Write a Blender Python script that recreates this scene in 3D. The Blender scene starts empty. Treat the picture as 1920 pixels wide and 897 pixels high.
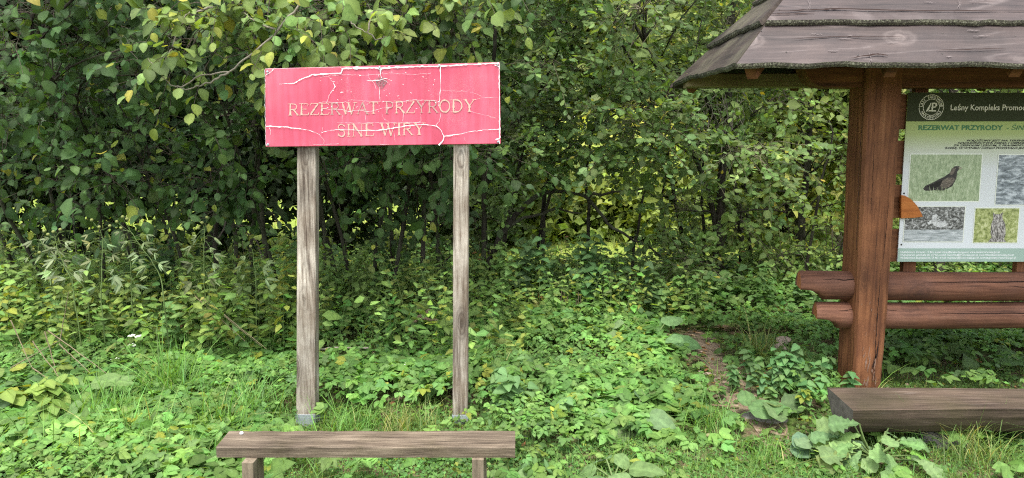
import bpy, math, random
import numpy as np
from mathutils import Matrix, Vector

# ------------------------------------------------------------------ camera, sky, sun, exposure
C = bpy.context.scene
PITCH = math.radians(7.0)
EYE = np.array([0.0, 0.0, 1.6])
FPX, CX, CY = 1423.0, 960.0, 448.5            # focal length and centre in pixels of the 1920 px photograph
cam_d = bpy.data.cameras.new('camera')
cam_d.sensor_width = 36.0
cam_d.lens = 36.0 * FPX / 1920.0
cam_d.clip_start, cam_d.clip_end = 0.05, 500.0
cam = bpy.data.objects.new('camera', cam_d)
cam.location = EYE
cam.rotation_euler = (math.pi / 2 - PITCH, 0.0, 0.0)
C.collection.objects.link(cam)
C.camera = cam

SUN_EL, SUN_ROT = math.radians(69), math.radians(190)   # overcast: broad soft sun, high behind the camera
world = bpy.data.worlds.new('World')
C.world = world
world.use_nodes = True
wn, wl = world.node_tree.nodes, world.node_tree.links
bg = wn['Background']
sky = wn.new('ShaderNodeTexSky')
sky.sky_type = 'NISHITA'
sky.sun_disc = False
sky.sun_elevation, sky.sun_rotation = SUN_EL, SUN_ROT
sky.air_density, sky.dust_density, sky.ozone_density = 1.0, 2.0, 1.0
hs = wn.new('ShaderNodeHueSaturation')
hs.inputs['Saturation'].default_value = 0.35
wl.new(sky.outputs[0], hs.inputs['Color'])
wl.new(hs.outputs[0], bg.inputs[0])
bg.inputs[1].default_value = 0.12

sun_d = bpy.data.lights.new('sun', 'SUN')
sun_d.energy, sun_d.angle, sun_d.color = 1.5, math.radians(20), (1.0, 0.97, 0.9)
sun = bpy.data.objects.new('sun', sun_d)
sdir = Vector((math.sin(SUN_ROT) * math.cos(SUN_EL), math.cos(SUN_ROT) * math.cos(SUN_EL), math.sin(SUN_EL)))
sun.rotation_euler = sdir.to_track_quat('Z', 'Y').to_euler()
sun.location = (3, -4, 8)
C.collection.objects.link(sun)

C.view_settings.view_transform = 'Standard'
C.view_settings.look = 'None'
C.view_settings.gamma = 1.0
C.view_settings.use_curve_mapping = False
C.view_settings.exposure = 2.03
C.render.engine = 'CYCLES'
C.cycles.use_denoising = False
C.cycles.filter_width = 1.15
C.cycles.sample_clamp_indirect = 4.0
C.cycles.max_bounces = 8
C.cycles.diffuse_bounces = 4
C.cycles.transmission_bounces = 4
C.cycles.transparent_max_bounces = 4

# ------------------------------------------------------------------ measuring helpers
cp, sp = math.cos(PITCH), math.sin(PITCH)
FWD, UPV, RGT = np.array([0, cp, -sp]), np.array([0, sp, cp]), np.array([1.0, 0, 0])
def ray(px, py):
    return FWD + (px - CX) / FPX * RGT + (CY - py) / FPX * UPV
def P(px, py, Y):
    d = ray(px, py); return EYE + d * (Y / d[1])
def G(px, py, z=0.0):
    d = ray(px, py); return EYE + d * ((z - EYE[2]) / d[2])
def proj(p):
    q = np.asarray(p) - EYE
    dep = np.maximum(q @ FWD, 1e-3)
    return CX + FPX * (q @ RGT) / dep, CY - FPX * (q @ UPV) / dep, dep
def S(r, g, b):
    f = lambda c: ((c / 255 + 0.055) / 1.055) ** 2.4 if c > 10 else c / 255 / 12.92
    return (f(r), f(g), f(b))
def unit(v):
    v = np.asarray(v, float)
    return v / np.maximum(np.linalg.norm(v, axis=-1, keepdims=True), 1e-9)
def gz(x, y):
    x, y = np.asarray(x, float), np.asarray(y, float)
    h = 0.025 * np.sin(1.3 * x + 0.5) * np.cos(1.1 * y) + 0.02 * np.sin(2.7 * x + 1.9 * y) + 0.012 * np.sin(6.1 * x - 4.3 * y)
    return h + 0.02 * np.maximum(y - 9, 0)

# ------------------------------------------------------------------ object helpers
def tag(o, label=None, cat=None, group=None, kind=None):
    if label: o['label'] = label
    if cat: o['category'] = cat
    if group: o['group'] = group
    if kind: o['kind'] = kind
    return o
def link(o, parent=None):
    C.collection.objects.link(o)
    if parent is not None: o.parent = parent
    return o
def thing(name, label, cat, loc, group=None):
    o = link(bpy.data.objects.new(name, None))
    o.location = [float(v) for v in loc]
    o.empty_display_size = 0.1
    return tag(o, label, cat, group)
def world_loc(o):
    v = np.zeros(3)
    while o is not None:
        v += np.array(o.location); o = o.parent
    return v
def make_mesh(name, V, F, col=None, smooth=False):
    """V (n,3); F: list of faces, or an (m,3)/(m,4) array; col (n,3) linear colours"""
    V = np.asarray(V, np.float32)
    me = bpy.data.meshes.new(name)
    if isinstance(F, np.ndarray):
        k = F.shape[1]; m = len(F)
        me.vertices.add(len(V)); me.vertices.foreach_set('co', V.ravel())
        me.loops.add(m * k); me.loops.foreach_set('vertex_index', F.astype(np.int32).ravel())
        me.polygons.add(m); me.polygons.foreach_set('loop_start', np.arange(0, m * k, k, dtype=np.int32))
        me.update(calc_edges=True)
    else:
        me.from_pydata(V.tolist(), [], [list(map(int, f)) for f in F])
    if col is not None:
        a = me.attributes.new('Col', 'FLOAT_COLOR', 'POINT')
        c4 = np.ones((len(V), 4), np.float32); c4[:, :3] = col
        a.data.foreach_set('color', c4.ravel())
    me.polygons.foreach_set('use_smooth', np.full(len(me.polygons), bool(smooth)))
    return me
def obj(name, V, F, mat, parent=None, col=None, smooth=False, loc=None, bevel=0):
    """vertices in world space; the object's origin is at loc (default: the first parent's place)"""
    pw = world_loc(parent) if parent is not None else np.zeros(3)
    lw = np.array(loc, float) if loc is not None else (pw if parent is not None else np.zeros(3))
    me = make_mesh(name, np.asarray(V, float) - lw, F, col, smooth)
    me.materials.append(mat)
    o = link(bpy.data.objects.new(name, me), parent)
    o.location = lw - pw
    if bevel:
        b = o.modifiers.new('bevel', 'BEVEL'); b.width = bevel; b.segments = 2; b.limit_method = 'ANGLE'
    return o
class MB:
    def __init__(s): s.V, s.F, s.n = [], [], 0
    def add(s, V, F):
        s.V.append(np.asarray(V, float)); s.F += [[i + s.n for i in f] for f in F]; s.n += len(V); return s
    def box(s, lo, hi):
        x0, y0, z0 = lo; x1, y1, z1 = hi
        V = [(x0,y0,z0),(x1,y0,z0),(x1,y1,z0),(x0,y1,z0),(x0,y0,z1),(x1,y0,z1),(x1,y1,z1),(x0,y1,z1)]
        return s.add(V, [(0,3,2,1),(4,5,6,7),(0,1,5,4),(1,2,6,5),(2,3,7,6),(3,0,4,7)])
    def build(s, name, mat, parent=None, **k): return obj(name, np.concatenate(s.V), s.F, mat, parent, **k)
def loft(rings, close=True, caps=True):
    R = np.asarray(rings, float); n, k, _ = R.shape
    F = []
    for i in range(n - 1):
        for j in range(k if close else k - 1):
            a, b = i * k + j, i * k + (j + 1) % k
            F.append((a, b, b + k, a + k))
    if caps: F += [tuple(range(k))[::-1], tuple(range((n - 1) * k, n * k))]
    return R.reshape(-1, 3), F
def tubes(Pn, R, k=3):
    """N polylines (N,m,3), radii (N,m) -> one triangle mesh"""
    Pn = np.asarray(Pn, float); N, m, _ = Pn.shape
    T = np.gradient(Pn, axis=1); T = unit(T)
    ref = np.where(np.abs(T[..., 2:3]) > 0.9, np.array([1.0, 0, 0]), np.array([0, 0, 1.0]))
    A = unit(np.cross(T, ref)); B = np.cross(T, A)
    an = np.arange(k) / k * 2 * np.pi
    V = Pn[:, :, None] + R[:, :, None, None] * (np.cos(an)[:, None] * A[:, :, None] + np.sin(an)[:, None] * B[:, :, None])
    idx = np.arange(N * m * k).reshape(N, m, k)
    a = idx[:, :-1]; b = idx[:, 1:]
    a2, b2 = np.roll(a, -1, 2), np.roll(b, -1, 2)
    F = np.concatenate([np.stack([a, a2, b2], -1).reshape(-1, 3), np.stack([a, b2, b], -1).reshape(-1, 3)])
    return V.reshape(-1, 3), F

# ------------------------------------------------------------------ materials
def nmat(name):
    m = bpy.data.materials.new(name); m.use_nodes = True
    return m, m.node_tree.nodes, m.node_tree.links, m.node_tree.nodes['Principled BSDF']
def ramp(nd, stops):
    r = nd.new('ShaderNodeValToRGB'); e = r.color_ramp.elements
    while len(e) > 1: e.remove(e[-1])
    e[0].position = stops[0][0]; e[0].color = (*stops[0][1], 1)
    for p, c in stops[1:]:
        x = e.new(p); x.color = (*c, 1)
    return r
def noise(nd, ln, vec, scale, detail=4, rough=0.6, dist=0.0):
    n = nd.new('ShaderNodeTexNoise'); n.inputs['Scale'].default_value = scale
    n.inputs['Detail'].default_value = detail; n.inputs['Roughness'].default_value = rough; n.inputs['Distortion'].default_value = dist
    if vec is not None: ln.new(vec, n.inputs['Vector'])
    return n
def math_n(nd, ln, op, a, b=None, c=None):
    n = nd.new('ShaderNodeMath'); n.operation = op
    for i, v in enumerate((a, b, c)):
        if v is None: continue
        if isinstance(v, (int, float)): n.inputs[i].default_value = v
        else: ln.new(v, n.inputs[i])
    return n.outputs[0]
def mixc(nd, ln, fac, a, b, mode='MIX'):
    n = nd.new('ShaderNodeMix'); n.data_type = 'RGBA'; n.blend_type = mode
    for s, v in ((n.inputs[0], fac), (n.inputs[6], a), (n.inputs[7], b)):
        if isinstance(v, (int, float)): s.default_value = v
        elif isinstance(v, tuple): s.default_value = (*v, 1)
        else: ln.new(v, s)
    return n.outputs[2]
def bump(nd, ln, h, bs, strength=0.4, dist=0.004):
    b = nd.new('ShaderNodeBump'); b.inputs['Strength'].default_value = strength; b.inputs['Distance'].default_value = dist
    ln.new(h, b.inputs['Height']); ln.new(b.outputs[0], bs.inputs['Normal'])
def obj_coords(nd, ln, scl):
    tc = nd.new('ShaderNodeTexCoord'); oi = nd.new('ShaderNodeObjectInfo')
    ad = nd.new('ShaderNodeVectorMath'); ad.operation = 'ADD'
    sc = nd.new('ShaderNodeVectorMath'); sc.operation = 'SCALE'; sc.inputs[3].default_value = 13.0
    cb = nd.new('ShaderNodeCombineXYZ')
    for i in range(3): ln.new(oi.outputs['Random'], cb.inputs[i])
    ln.new(cb.outputs[0], sc.inputs[0]); ln.new(tc.outputs['Object'], ad.inputs[0]); ln.new(sc.outputs[0], ad.inputs[1])
    mp = nd.new('ShaderNodeMapping'); mp.inputs['Scale'].default_value = scl
    ln.new(ad.outputs[0], mp.inputs['Vector'])
    return mp.outputs[0], ad.outputs[0]
def wood(name, stops, axis, fine=60.0, contour=0.0, ccol=(0.5, 0.45, 0.4), cfreq=22.0, stain=None, stain_amt=0.5, rough=0.75, bstr=0.5, knots=0.0, kcol=None, spec=0.3, cscale=1.0):
    """long-grained timber: fine streaks along the axis, broad stains, flat-sawn contour lines and knots"""
    m, nd, ln, bs = nmat(name)
    al, ac = 0.055, 1.0
    scl = tuple(al if a == axis else ac for a in 'XYZ')
    v, raw = obj_coords(nd, ln, scl)
    g = noise(nd, ln, v, fine, 5, 0.65, 0.3)
    g2 = noise(nd, ln, v, fine * 0.22, 3, 0.5, 0.5)
    mix = math_n(nd, ln, 'ADD', math_n(nd, ln, 'MULTIPLY', g.outputs[0], 0.6), math_n(nd, ln, 'MULTIPLY', g2.outputs[0], 0.4))
    col = ramp(nd, stops); ln.new(mix, col.inputs[0]); out = col.outputs[0]
    h = mix
    if contour:
        mp = nd.new('ShaderNodeMapping'); mp.inputs['Scale'].default_value = tuple((0.13 if a == axis else 2.0) * cscale for a in 'XYZ')
        ln.new(raw, mp.inputs['Vector'])
        cn = noise(nd, ln, mp.outputs[0], 1.6, 1, 0.4, 0.15)
        sn = math_n(nd, ln, 'SINE', math_n(nd, ln, 'MULTIPLY', cn.outputs[0], cfreq * 6.283))
        li = math_n(nd, ln, 'POWER', math_n(nd, ln, 'MAXIMUM', sn, 0.0), 14.0)
        brk = noise(nd, ln, raw, 5.0, 2)
        bk = ramp(nd, [(0.42, (0, 0, 0)), (0.6, (1, 1, 1))]); ln.new(brk.outputs[0], bk.inputs[0])
        li = math_n(nd, ln, 'MULTIPLY', math_n(nd, ln, 'MULTIPLY', li, bk.outputs[0]), contour)
        out = mixc(nd, ln, li, out, ccol)
    if knots:
        mp = nd.new('ShaderNodeMapping'); mp.inputs['Scale'].default_value = {'Z': (7.0, 0.7, 2.4), 'X': (2.2, 3.0, 3.0), 'Y': (3.0, 2.2, 3.0)}[axis]
        ln.new(raw, mp.inputs['Vector'])
        vo = nd.new('ShaderNodeTexVoronoi'); vo.inputs['Scale'].default_value = 1.0; ln.new(mp.outputs[0], vo.inputs['Vector'])
        wob = noise(nd, ln, raw, 30, 2)
        kd = math_n(nd, ln, 'ADD', vo.outputs['Distance'], math_n(nd, ln, 'MULTIPLY', wob.outputs[0], 0.08))
        kr = ramp(nd, [(0.12, (1, 1, 1)), (0.16, (0.3, 0.3, 0.3)), (0.2, (0.85, 0.85, 0.85)), (0.23, (0.1, 0.1, 0.1)), (0.27, (0.45, 0.45, 0.45)), (0.31, (0, 0, 0))]); ln.new(kd, kr.inputs[0])
        out = mixc(nd, ln, math_n(nd, ln, 'MULTIPLY', kr.outputs[0], knots), out, kcol or tuple(c * 0.5 for c in stops[0][1]))
    if stain is not None:
        sn_ = noise(nd, ln, raw, 3.5, 5, 0.65, 0.4)
        sr = ramp(nd, [(0.45, (0, 0, 0)), (0.68, (1, 1, 1))]); ln.new(sn_.outputs[0], sr.inputs[0])
        out = mixc(nd, ln, math_n(nd, ln, 'MULTIPLY', sr.outputs[0], stain_amt), out, stain)
    bv = noise(nd, ln, raw, 1.7, 3, 0.6, 0.3)
    bvr = ramp(nd, [(0.3, (0.62, 0.6, 0.58)), (0.7, (1.3, 1.28, 1.25))]); ln.new(bv.outputs[0], bvr.inputs[0])
    out = mixc(nd, ln, 1.0, out, bvr.outputs[0], 'MULTIPLY')
    sp_ = noise(nd, ln, raw, 220, 2)
    spk = ramp(nd, [(0.3, (0.8, 0.8, 0.8)), (0.7, (1.12, 1.12, 1.12))]); ln.new(sp_.outputs[0], spk.inputs[0])
    out = mixc(nd, ln, 1.0, out, spk.outputs[0], 'MULTIPLY')
    ln.new(out, bs.inputs['Base Color'])
    bs.inputs['Roughness'].default_value = rough; bs.inputs['Specular IOR Level'].default_value = spec
    bump(nd, ln, h, bs, bstr, 0.006)
    return m
def plain(name, c, rough=0.7, var=0.25, scale=30, spec=0.3, metal=0.0, bstr=0.2):
    m, nd, ln, bs = nmat(name)
    tc = nd.new('ShaderNodeTexCoord')
    n = noise(nd, ln, tc.outputs['Object'], scale, 5, 0.65)
    r = ramp(nd, [(0.25, tuple(x * (1 - var) for x in c)), (0.75, tuple(min(1, x * (1 + var)) for x in c))])
    ln.new(n.outputs[0], r.inputs[0]); ln.new(r.outputs[0], bs.inputs['Base Color'])
    bs.inputs['Roughness'].default_value = rough; bs.inputs['Specular IOR Level'].default_value = spec; bs.inputs['Metallic'].default_value = metal
    if bstr: bump(nd, ln, n.outputs[0], bs, bstr, 0.003)
    return m
def leaf_mat(name, rough=0.5, spec=0.45, trans=0.3, under=0.35):
    m, nd, ln, bs = nmat(name)
    at = nd.new('ShaderNodeAttribute'); at.attribute_name = 'Col'
    tc = nd.new('ShaderNodeTexCoord')
    n = noise(nd, ln, tc.outputs['Object'], 55, 3)
    r = ramp(nd, [(0.3, (0.78, 0.8, 0.8)), (0.7, (1.18, 1.15, 1.1))]); ln.new(n.outputs[0], r.inputs[0])
    c = mixc(nd, ln, 1.0, at.outputs['Color'], r.outputs[0], 'MULTIPLY')
    geo = nd.new('ShaderNodeNewGeometry')
    pale = mixc(nd, ln, under, c, (0.16, 0.2, 0.13))
    c2 = mixc(nd, ln, geo.outputs['Backfacing'], c, pale)
    ln.new(c2, bs.inputs['Base Color'])
    bs.inputs['Roughness'].default_value = rough; bs.inputs['Specular IOR Level'].default_value = spec
    tr = nd.new('ShaderNodeBsdfTranslucent')
    tcol = mixc(nd, ln, 1.0, c, (2.1, 1.95, 0.7), 'MULTIPLY'); ln.new(tcol, tr.inputs['Color'])
    mx = nd.new('ShaderNodeMixShader'); mx.inputs[0].default_value = trans
    ln.new(bs.outputs[0], mx.inputs[1]); ln.new(tr.outputs[0], mx.inputs[2])
    ln.new(mx.outputs[0], nd['Material Output'].inputs['Surface'])
    bump(nd, ln, n.outputs[0], bs, 0.25, 0.003)
    return m
M = {}
M['leaf'] = leaf_mat('leaf', 0.58, 0.24, 0.34, 0.3)
M['leaf_matt'] = leaf_mat('leaf_matt', 0.65, 0.25, 0.25, 0.5)
M['grass'] = leaf_mat('grass_blade', 0.55, 0.3, 0.35, 0.1)
M['bark'] = wood('bark', [(0.3, (0.018, 0.015, 0.011)), (0.5, (0.036, 0.03, 0.023)), (0.75, (0.085, 0.075, 0.06))], 'Z', 35, stain=(0.1, 0.12, 0.07), stain_amt=0.5, rough=0.9)
M['twig'] = plain('twig', (0.075, 0.06, 0.045), 0.85, 0.4, 40)
M['dry_stem'] = plain('dry_stem', (0.2, 0.155, 0.095), 0.8, 0.35, 60)
M['green_stem'] = plain('green_stem', (0.11, 0.16, 0.05), 0.6, 0.3, 60)
M['post_grey'] = wood('weathered_grey_wood', [(0.36, (0.07, 0.054, 0.043)), (0.45, (0.21, 0.178, 0.145)), (0.54, (0.38, 0.342, 0.29)), (0.68, (0.5, 0.46, 0.4))], 'Z', 90, stain=(0.13, 0.085, 0.05), stain_amt=0.65, knots=0.8, bstr=0.7)
M['bench_wood'] = wood('weathered_brown_wood', [(0.36, (0.028, 0.02, 0.013)), (0.46, (0.09, 0.068, 0.048)), (0.57, (0.155, 0.122, 0.088)), (0.7, (0.26, 0.21, 0.155))], 'X', 90, stain=(0.06, 0.05, 0.02), stain_amt=0.5, knots=0.7, bstr=0.6)
M['leg_wood'] = wood('pale_leg_wood', [(0.3, (0.075, 0.058, 0.04)), (0.5, (0.21, 0.168, 0.12)), (0.75, (0.34, 0.28, 0.21))], 'Z', 50, stain=(0.12, 0.09, 0.055), stain_amt=0.4)
M['log_wood'] = wood('dark_log_wood', [(0.34, (0.026, 0.017, 0.012)), (0.46, (0.072, 0.05, 0.036)), (0.58, (0.118, 0.085, 0.063)), (0.72, (0.19, 0.145, 0.11))], 'X', 75, stain=(0.06, 0.05, 0.024), stain_amt=0.55, contour=0.3, ccol=(0.2, 0.17, 0.15), bstr=0.6)
M['log_end'] = plain('log_end_wood', (0.13, 0.11, 0.1), 0.8, 0.5, 25)
RED = [(0.33, (0.04, 0.015, 0.007)), (0.45, (0.155, 0.06, 0.024)), (0.58, (0.24, 0.1, 0.042)), (0.74, (0.36, 0.18, 0.088))]
M['red_post'] = wood('red_brown_stained_post', RED, 'Z', 45, stain=(0.085, 0.03, 0.014), stain_amt=0.6, knots=0.5, bstr=0.5)
M['red_rail'] = wood('red_brown_stained_log', [(0.33, (0.036, 0.015, 0.009)), (0.45, (0.125, 0.053, 0.03)), (0.58, (0.2, 0.09, 0.053)), (0.74, (0.32, 0.175, 0.115))], 'X', 55, stain=(0.13, 0.07, 0.055), stain_amt=0.4, knots=0.5, bstr=0.45)
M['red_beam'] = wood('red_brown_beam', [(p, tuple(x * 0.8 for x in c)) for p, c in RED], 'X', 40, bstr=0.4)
M['cut_end'] = plain('red_brown_cut_end', (0.36, 0.13, 0.055), 0.7, 0.35, 35)
M['orange_wood'] = wood('orange_stained_wood', [(0.3, (0.24, 0.07, 0.015)), (0.5, (0.42, 0.14, 0.03)), (0.75, (0.55, 0.22, 0.06))], 'X', 30, bstr=0.3)
M['raw_wood'] = wood('unpainted_eave_wood', [(0.3, (0.1, 0.08, 0.04)), (0.5, (0.24, 0.2, 0.1)), (0.75, (0.36, 0.32, 0.18))], 'X', 30, bstr=0.3)
ROOF = [(0.33, (0.0165, 0.011, 0.0102)), (0.46, (0.041, 0.028, 0.026)), (0.58, (0.059, 0.0415, 0.038)), (0.74, (0.098, 0.074, 0.068))]
M['roof_x'] = wood('purple_brown_roof_board', ROOF, 'X', 55, contour=0.38, ccol=(0.17, 0.14, 0.135), cfreq=17, stain=(0.035, 0.026, 0.026), stain_amt=0.5, knots=0.6, kcol=(0.19, 0.155, 0.145), bstr=0.45, rough=0.6, spec=0.4)
M['roof_y'] = wood('grey_brown_roof_board', [(p, (c[0] * 0.75, c[1] * 0.8, c[2] * 0.7)) for p, c in ROOF], 'Y', 55, stain=(0.09, 0.085, 0.055), stain_amt=0.6, bstr=0.45)
def lichen():
    m, nd, ln, bs = nmat('lichen_on_board_edge')
    tc = nd.new('ShaderNodeTexCoord')
    n = noise(nd, ln, tc.outputs['Object'], 110, 3, 0.7); n2 = noise(nd, ln, tc.outputs['Object'], 9, 3)
    r = ramp(nd, [(0.42, (0.03, 0.025, 0.019)), (0.53, (0.085, 0.08, 0.052)), (0.65, (0.3, 0.3, 0.21))])
    ln.new(math_n(nd, ln, 'ADD', math_n(nd, ln, 'MULTIPLY', n.outputs[0], 0.75), math_n(nd, ln, 'MULTIPLY', n2.outputs[0], 0.25)), r.inputs[0])
    ln.new(r.outputs[0], bs.inputs['Base Color']); bs.inputs['Roughness'].default_value = 0.95
    bump(nd, ln, n.outputs[0], bs, 0.8, 0.006)
    return m
M['lichen'] = lichen()
M['zinc'] = plain('galvanised_steel', (0.36, 0.4, 0.43), 0.5, 0.2, 18, 0.5, 0.35, 0.05)
M['stone'] = plain('grey_stone', (0.2, 0.18, 0.165), 0.9, 0.4, 14, bstr=0.6)
M['nail'] = plain('nail_head', (0.05, 0.045, 0.04), 0.5, 0.2, 30, 0.5, 0.6, 0)
# ------------------------------------------------------------------ ground
def ground_material():
    m, nd, ln, bs = nmat('woodland_soil')
    tc = nd.new('ShaderNodeTexCoord'); v = tc.outputs['Object']
    n1 = noise(nd, ln, v, 2.5, 6, 0.7); n2 = noise(nd, ln, v, 28, 5, 0.7)
    soil = ramp(nd, [(0.3, (0.035, 0.026, 0.016)), (0.5, (0.1, 0.07, 0.042)), (0.62, (0.17, 0.125, 0.085)), (0.75, (0.26, 0.21, 0.16))]); ln.new(n2.outputs[0], soil.inputs[0])
    moss = ramp(nd, [(0.3, (0.03, 0.05, 0.012)), (0.7, (0.09, 0.14, 0.03))]); ln.new(n2.outputs[0], moss.inputs[0])
    f = ramp(nd, [(0.44, (0, 0, 0)), (0.56, (1, 1, 1))]); ln.new(n1.outputs[0], f.inputs[0])
    near = mixc(nd, ln, f.outputs[0], soil.outputs[0], moss.outputs[0])
    mead = ramp(nd, [(0.3, (0.13, 0.2, 0.03)), (0.7, (0.34, 0.4, 0.09))]); ln.new(n2.outputs[0], mead.inputs[0])
    sx = nd.new('ShaderNodeSeparateXYZ'); ln.new(v, sx.inputs[0])
    far = nd.new('ShaderNodeMapRange'); far.inputs[1].default_value = 9.5; far.inputs[2].default_value = 11.5
    ln.new(math_n(nd, ln, 'ADD', sx.outputs[1], math_n(nd, ln, 'MULTIPLY', n1.outputs[0], 1.5)), far.inputs[0])
    ln.new(mixc(nd, ln, far.outputs[0], near, mead.outputs[0]), bs.inputs['Base Color'])
    bs.inputs['Roughness'].default_value = 0.95; bs.inputs['Specular IOR Level'].default_value = 0.15
    bump(nd, ln, n2.outputs[0], bs, 0.8, 0.02)
    return m
M['ground'] = ground_material()
t = np.linspace(-1, 1, 121)
gxs = np.sinh(t * 5.2) / np.sinh(5.2) * 220
gys = 5 + np.sinh(t * 5.2) / np.sinh(5.2) * 260
gX, gY = np.meshgrid(gxs, gys)
gV = np.stack([gX, gY, gz(gX, np.minimum(gY, 30))], -1).reshape(-1, 3)
ii = np.arange(121 * 121).reshape(121, 121)
gF = np.stack([ii[:-1, :-1], ii[:-1, 1:], ii[1:, 1:], ii[1:, :-1]], -1).reshape(-1, 4)
tag(obj('ground', gV, gF, M['ground'], smooth=True), kind='structure')

# ------------------------------------------------------------------ hard-surface builders
rs = np.random.RandomState(5)
def hewn(p0, p1, w0, d0, w1, d1, n=16, rough=0.004, chamfer=0.12, yaxis=(0, 1, 0), seed=0):
    """a roughly squared timber from p0 to p1; width is along x-ish, depth along yaxis"""
    r = np.random.RandomState(seed)
    p0, p1 = np.array(p0, float), np.array(p1, float)
    tdir = unit(p1 - p0); by = np.array(yaxis, float); by = unit(by - tdir * (by @ tdir)); bx = np.cross(by, tdir)
    c = chamfer
    sec = np.array([(-1 + c, -1), (1 - c, -1), (1, -1 + c), (1, 1 - c), (1 - c, 1), (-1 + c, 1), (-1, 1 - c), (-1, -1 + c)]) * 0.5
    rings = []
    off = np.cumsum(r.randn(n, 8) * rough, 0); off -= np.linspace(0, 1, n)[:, None] * off[-1]
    for i in range(n):
        f = i / (n - 1); w = w0 + (w1 - w0) * f; d = d0 + (d1 - d0) * f
        q = sec * [w, d] * (1 + off[i][:, None] * 2.0)
        rings.append(p0 + (p1 - p0) * f + q[:, :1] * bx + q[:, 1:] * by)
    return loft(rings)
def round_log(p0, p1, r0, r1, n=14, k=16, rough=0.012, seed=0, sec=None):
    r = np.random.RandomState(seed); p0, p1 = np.array(p0, float), np.array(p1, float)
    tdir = unit(p1 - p0); up = np.array([0, 0, 1.0]); A = unit(np.cross(tdir, up)); B = np.cross(A, tdir)
    an = np.arange(k) / k * 2 * np.pi
    base = 1 + r.randn(k) * rough
    rings = []
    for i in range(n):
        f = i / (n - 1); rr = (r0 + (r1 - r0) * f) * (base + r.randn(k) * rough * 0.4)
        rings.append(p0 + (p1 - p0) * f + (np.cos(an) * rr)[:, None] * A + (np.sin(an) * rr)[:, None] * B)
    return loft(rings)

# ------------------------------------------------------------------ pink sign on two posts
SY = 4.2
bcen = G(718, 800)
sign = thing('reserve_sign', 'faded pink sign board with peeling paint on two weathered grey posts', 'sign', (P(718, 800, SY)[0], SY, 0.0))
def sign_material():
    m, nd, ln, bs = nmat('faded_pink_paint')
    tc = nd.new('ShaderNodeTexCoord'); v = tc.outputs['Object']
    n = noise(nd, ln, v, 2.2, 4, 0.6)
    r = ramp(nd, [(0.3, (0.5, 0.05, 0.1)), (0.5, (0.55, 0.08, 0.135)), (0.7, (0.6, 0.13, 0.185))]); ln.new(n.outputs[0], r.inputs[0])
    vo = nd.new('ShaderNodeTexVoronoi'); vo.feature = 'DISTANCE_TO_EDGE'; vo.inputs['Scale'].default_value = 95; ln.new(v, vo.inputs['Vector'])
    cr = ramp(nd, [(0.0, (1, 1, 1)), (0.06, (0, 0, 0))]); ln.new(vo.outputs['Distance'], cr.inputs[0])
    n3 = noise(nd, ln, v, 3.0, 3); ms = ramp(nd, [(0.5, (0, 0, 0)), (0.62, (1, 1, 1))]); ln.new(n3.outputs[0], ms.inputs[0])
    out = mixc(nd, ln, math_n(nd, ln, 'MULTIPLY', math_n(nd, ln, 'MULTIPLY', cr.outputs[0], ms.outputs[0]), 0.2), r.outputs[0], (0.75, 0.55, 0.52))
    mp = nd.new('ShaderNodeMapping'); mp.inputs['Scale'].default_value = (14, 1, 1.1); ln.new(v, mp.inputs['Vector'])
    st = noise(nd, ln, mp.outputs[0], 2.0, 5, 0.65); sr = ramp(nd, [(0.42, (0.78, 0.72, 0.74)), (0.62, (1.04, 1.04, 1.04))]); ln.new(st.outputs[0], sr.inputs[0])
    out = mixc(nd, ln, 0.8, out, sr.outputs[0], 'MULTIPLY')
    gr_ = noise(nd, ln, v, 150, 2, 0.6); g2 = ramp(nd, [(0.66, (0, 0, 0)), (0.74, (1, 1, 1))]); ln.new(gr_.outputs[0], g2.inputs[0])
    out = mixc(nd, ln, math_n(nd, ln, 'MULTIPLY', g2.outputs[0], 0.3), out, (0.3, 0.12, 0.12))
    ln.new(out, bs.inputs['Base Color']); bs.inputs['Roughness'].default_value = 0.5
    return m
M['pink'] = sign_material()
M['white_paint'] = plain('white_undercoat', (0.8, 0.77, 0.76), 0.6, 0.12, 40, bstr=0.1)
M['letter'] = plain('worn_cream_lettering', (0.52, 0.34, 0.275), 0.7, 0.25, 60, bstr=0.1)
M['letter_grey'] = plain('worn_grey_lettering', (0.4, 0.24, 0.215), 0.75, 0.35, 60, bstr=0.1)
def quad_board(c, Y, th):
    f = [P(x, y, Y) for x, y in c]; b = [q + np.array([0, th, 0]) for q in f]
    return np.array(f + b), [(0,3,2,1),(4,5,6,7),(0,1,5,4),(1,2,6,5),(2,3,7,6),(3,0,4,7)]
bV, bF = quad_board([(497, 129), (937, 117), (939, 270), (498, 276)], SY, 0.022)
obj('board', bV, bF, M['pink'], sign, bevel=0.003)
def ribbon(pts, w, Y):
    """flat strip through photograph points on the plane Y, widths in photograph pixels"""
    pts = np.array(pts, float); w = np.broadcast_to(np.asarray(w, float), (len(pts),))
    tn = unit(np.gradient(pts, axis=0)); nn = np.stack([-tn[:, 1], tn[:, 0]], 1)
    a, b = pts + nn * w[:, None] / 2, pts - nn * w[:, None] / 2
    V = [P(x, y, Y) for x, y in np.concatenate([a, b])]; n = len(pts)
    return V, [(i, i + 1, n + i + 1, n + i) for i in range(n - 1)]
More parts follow.
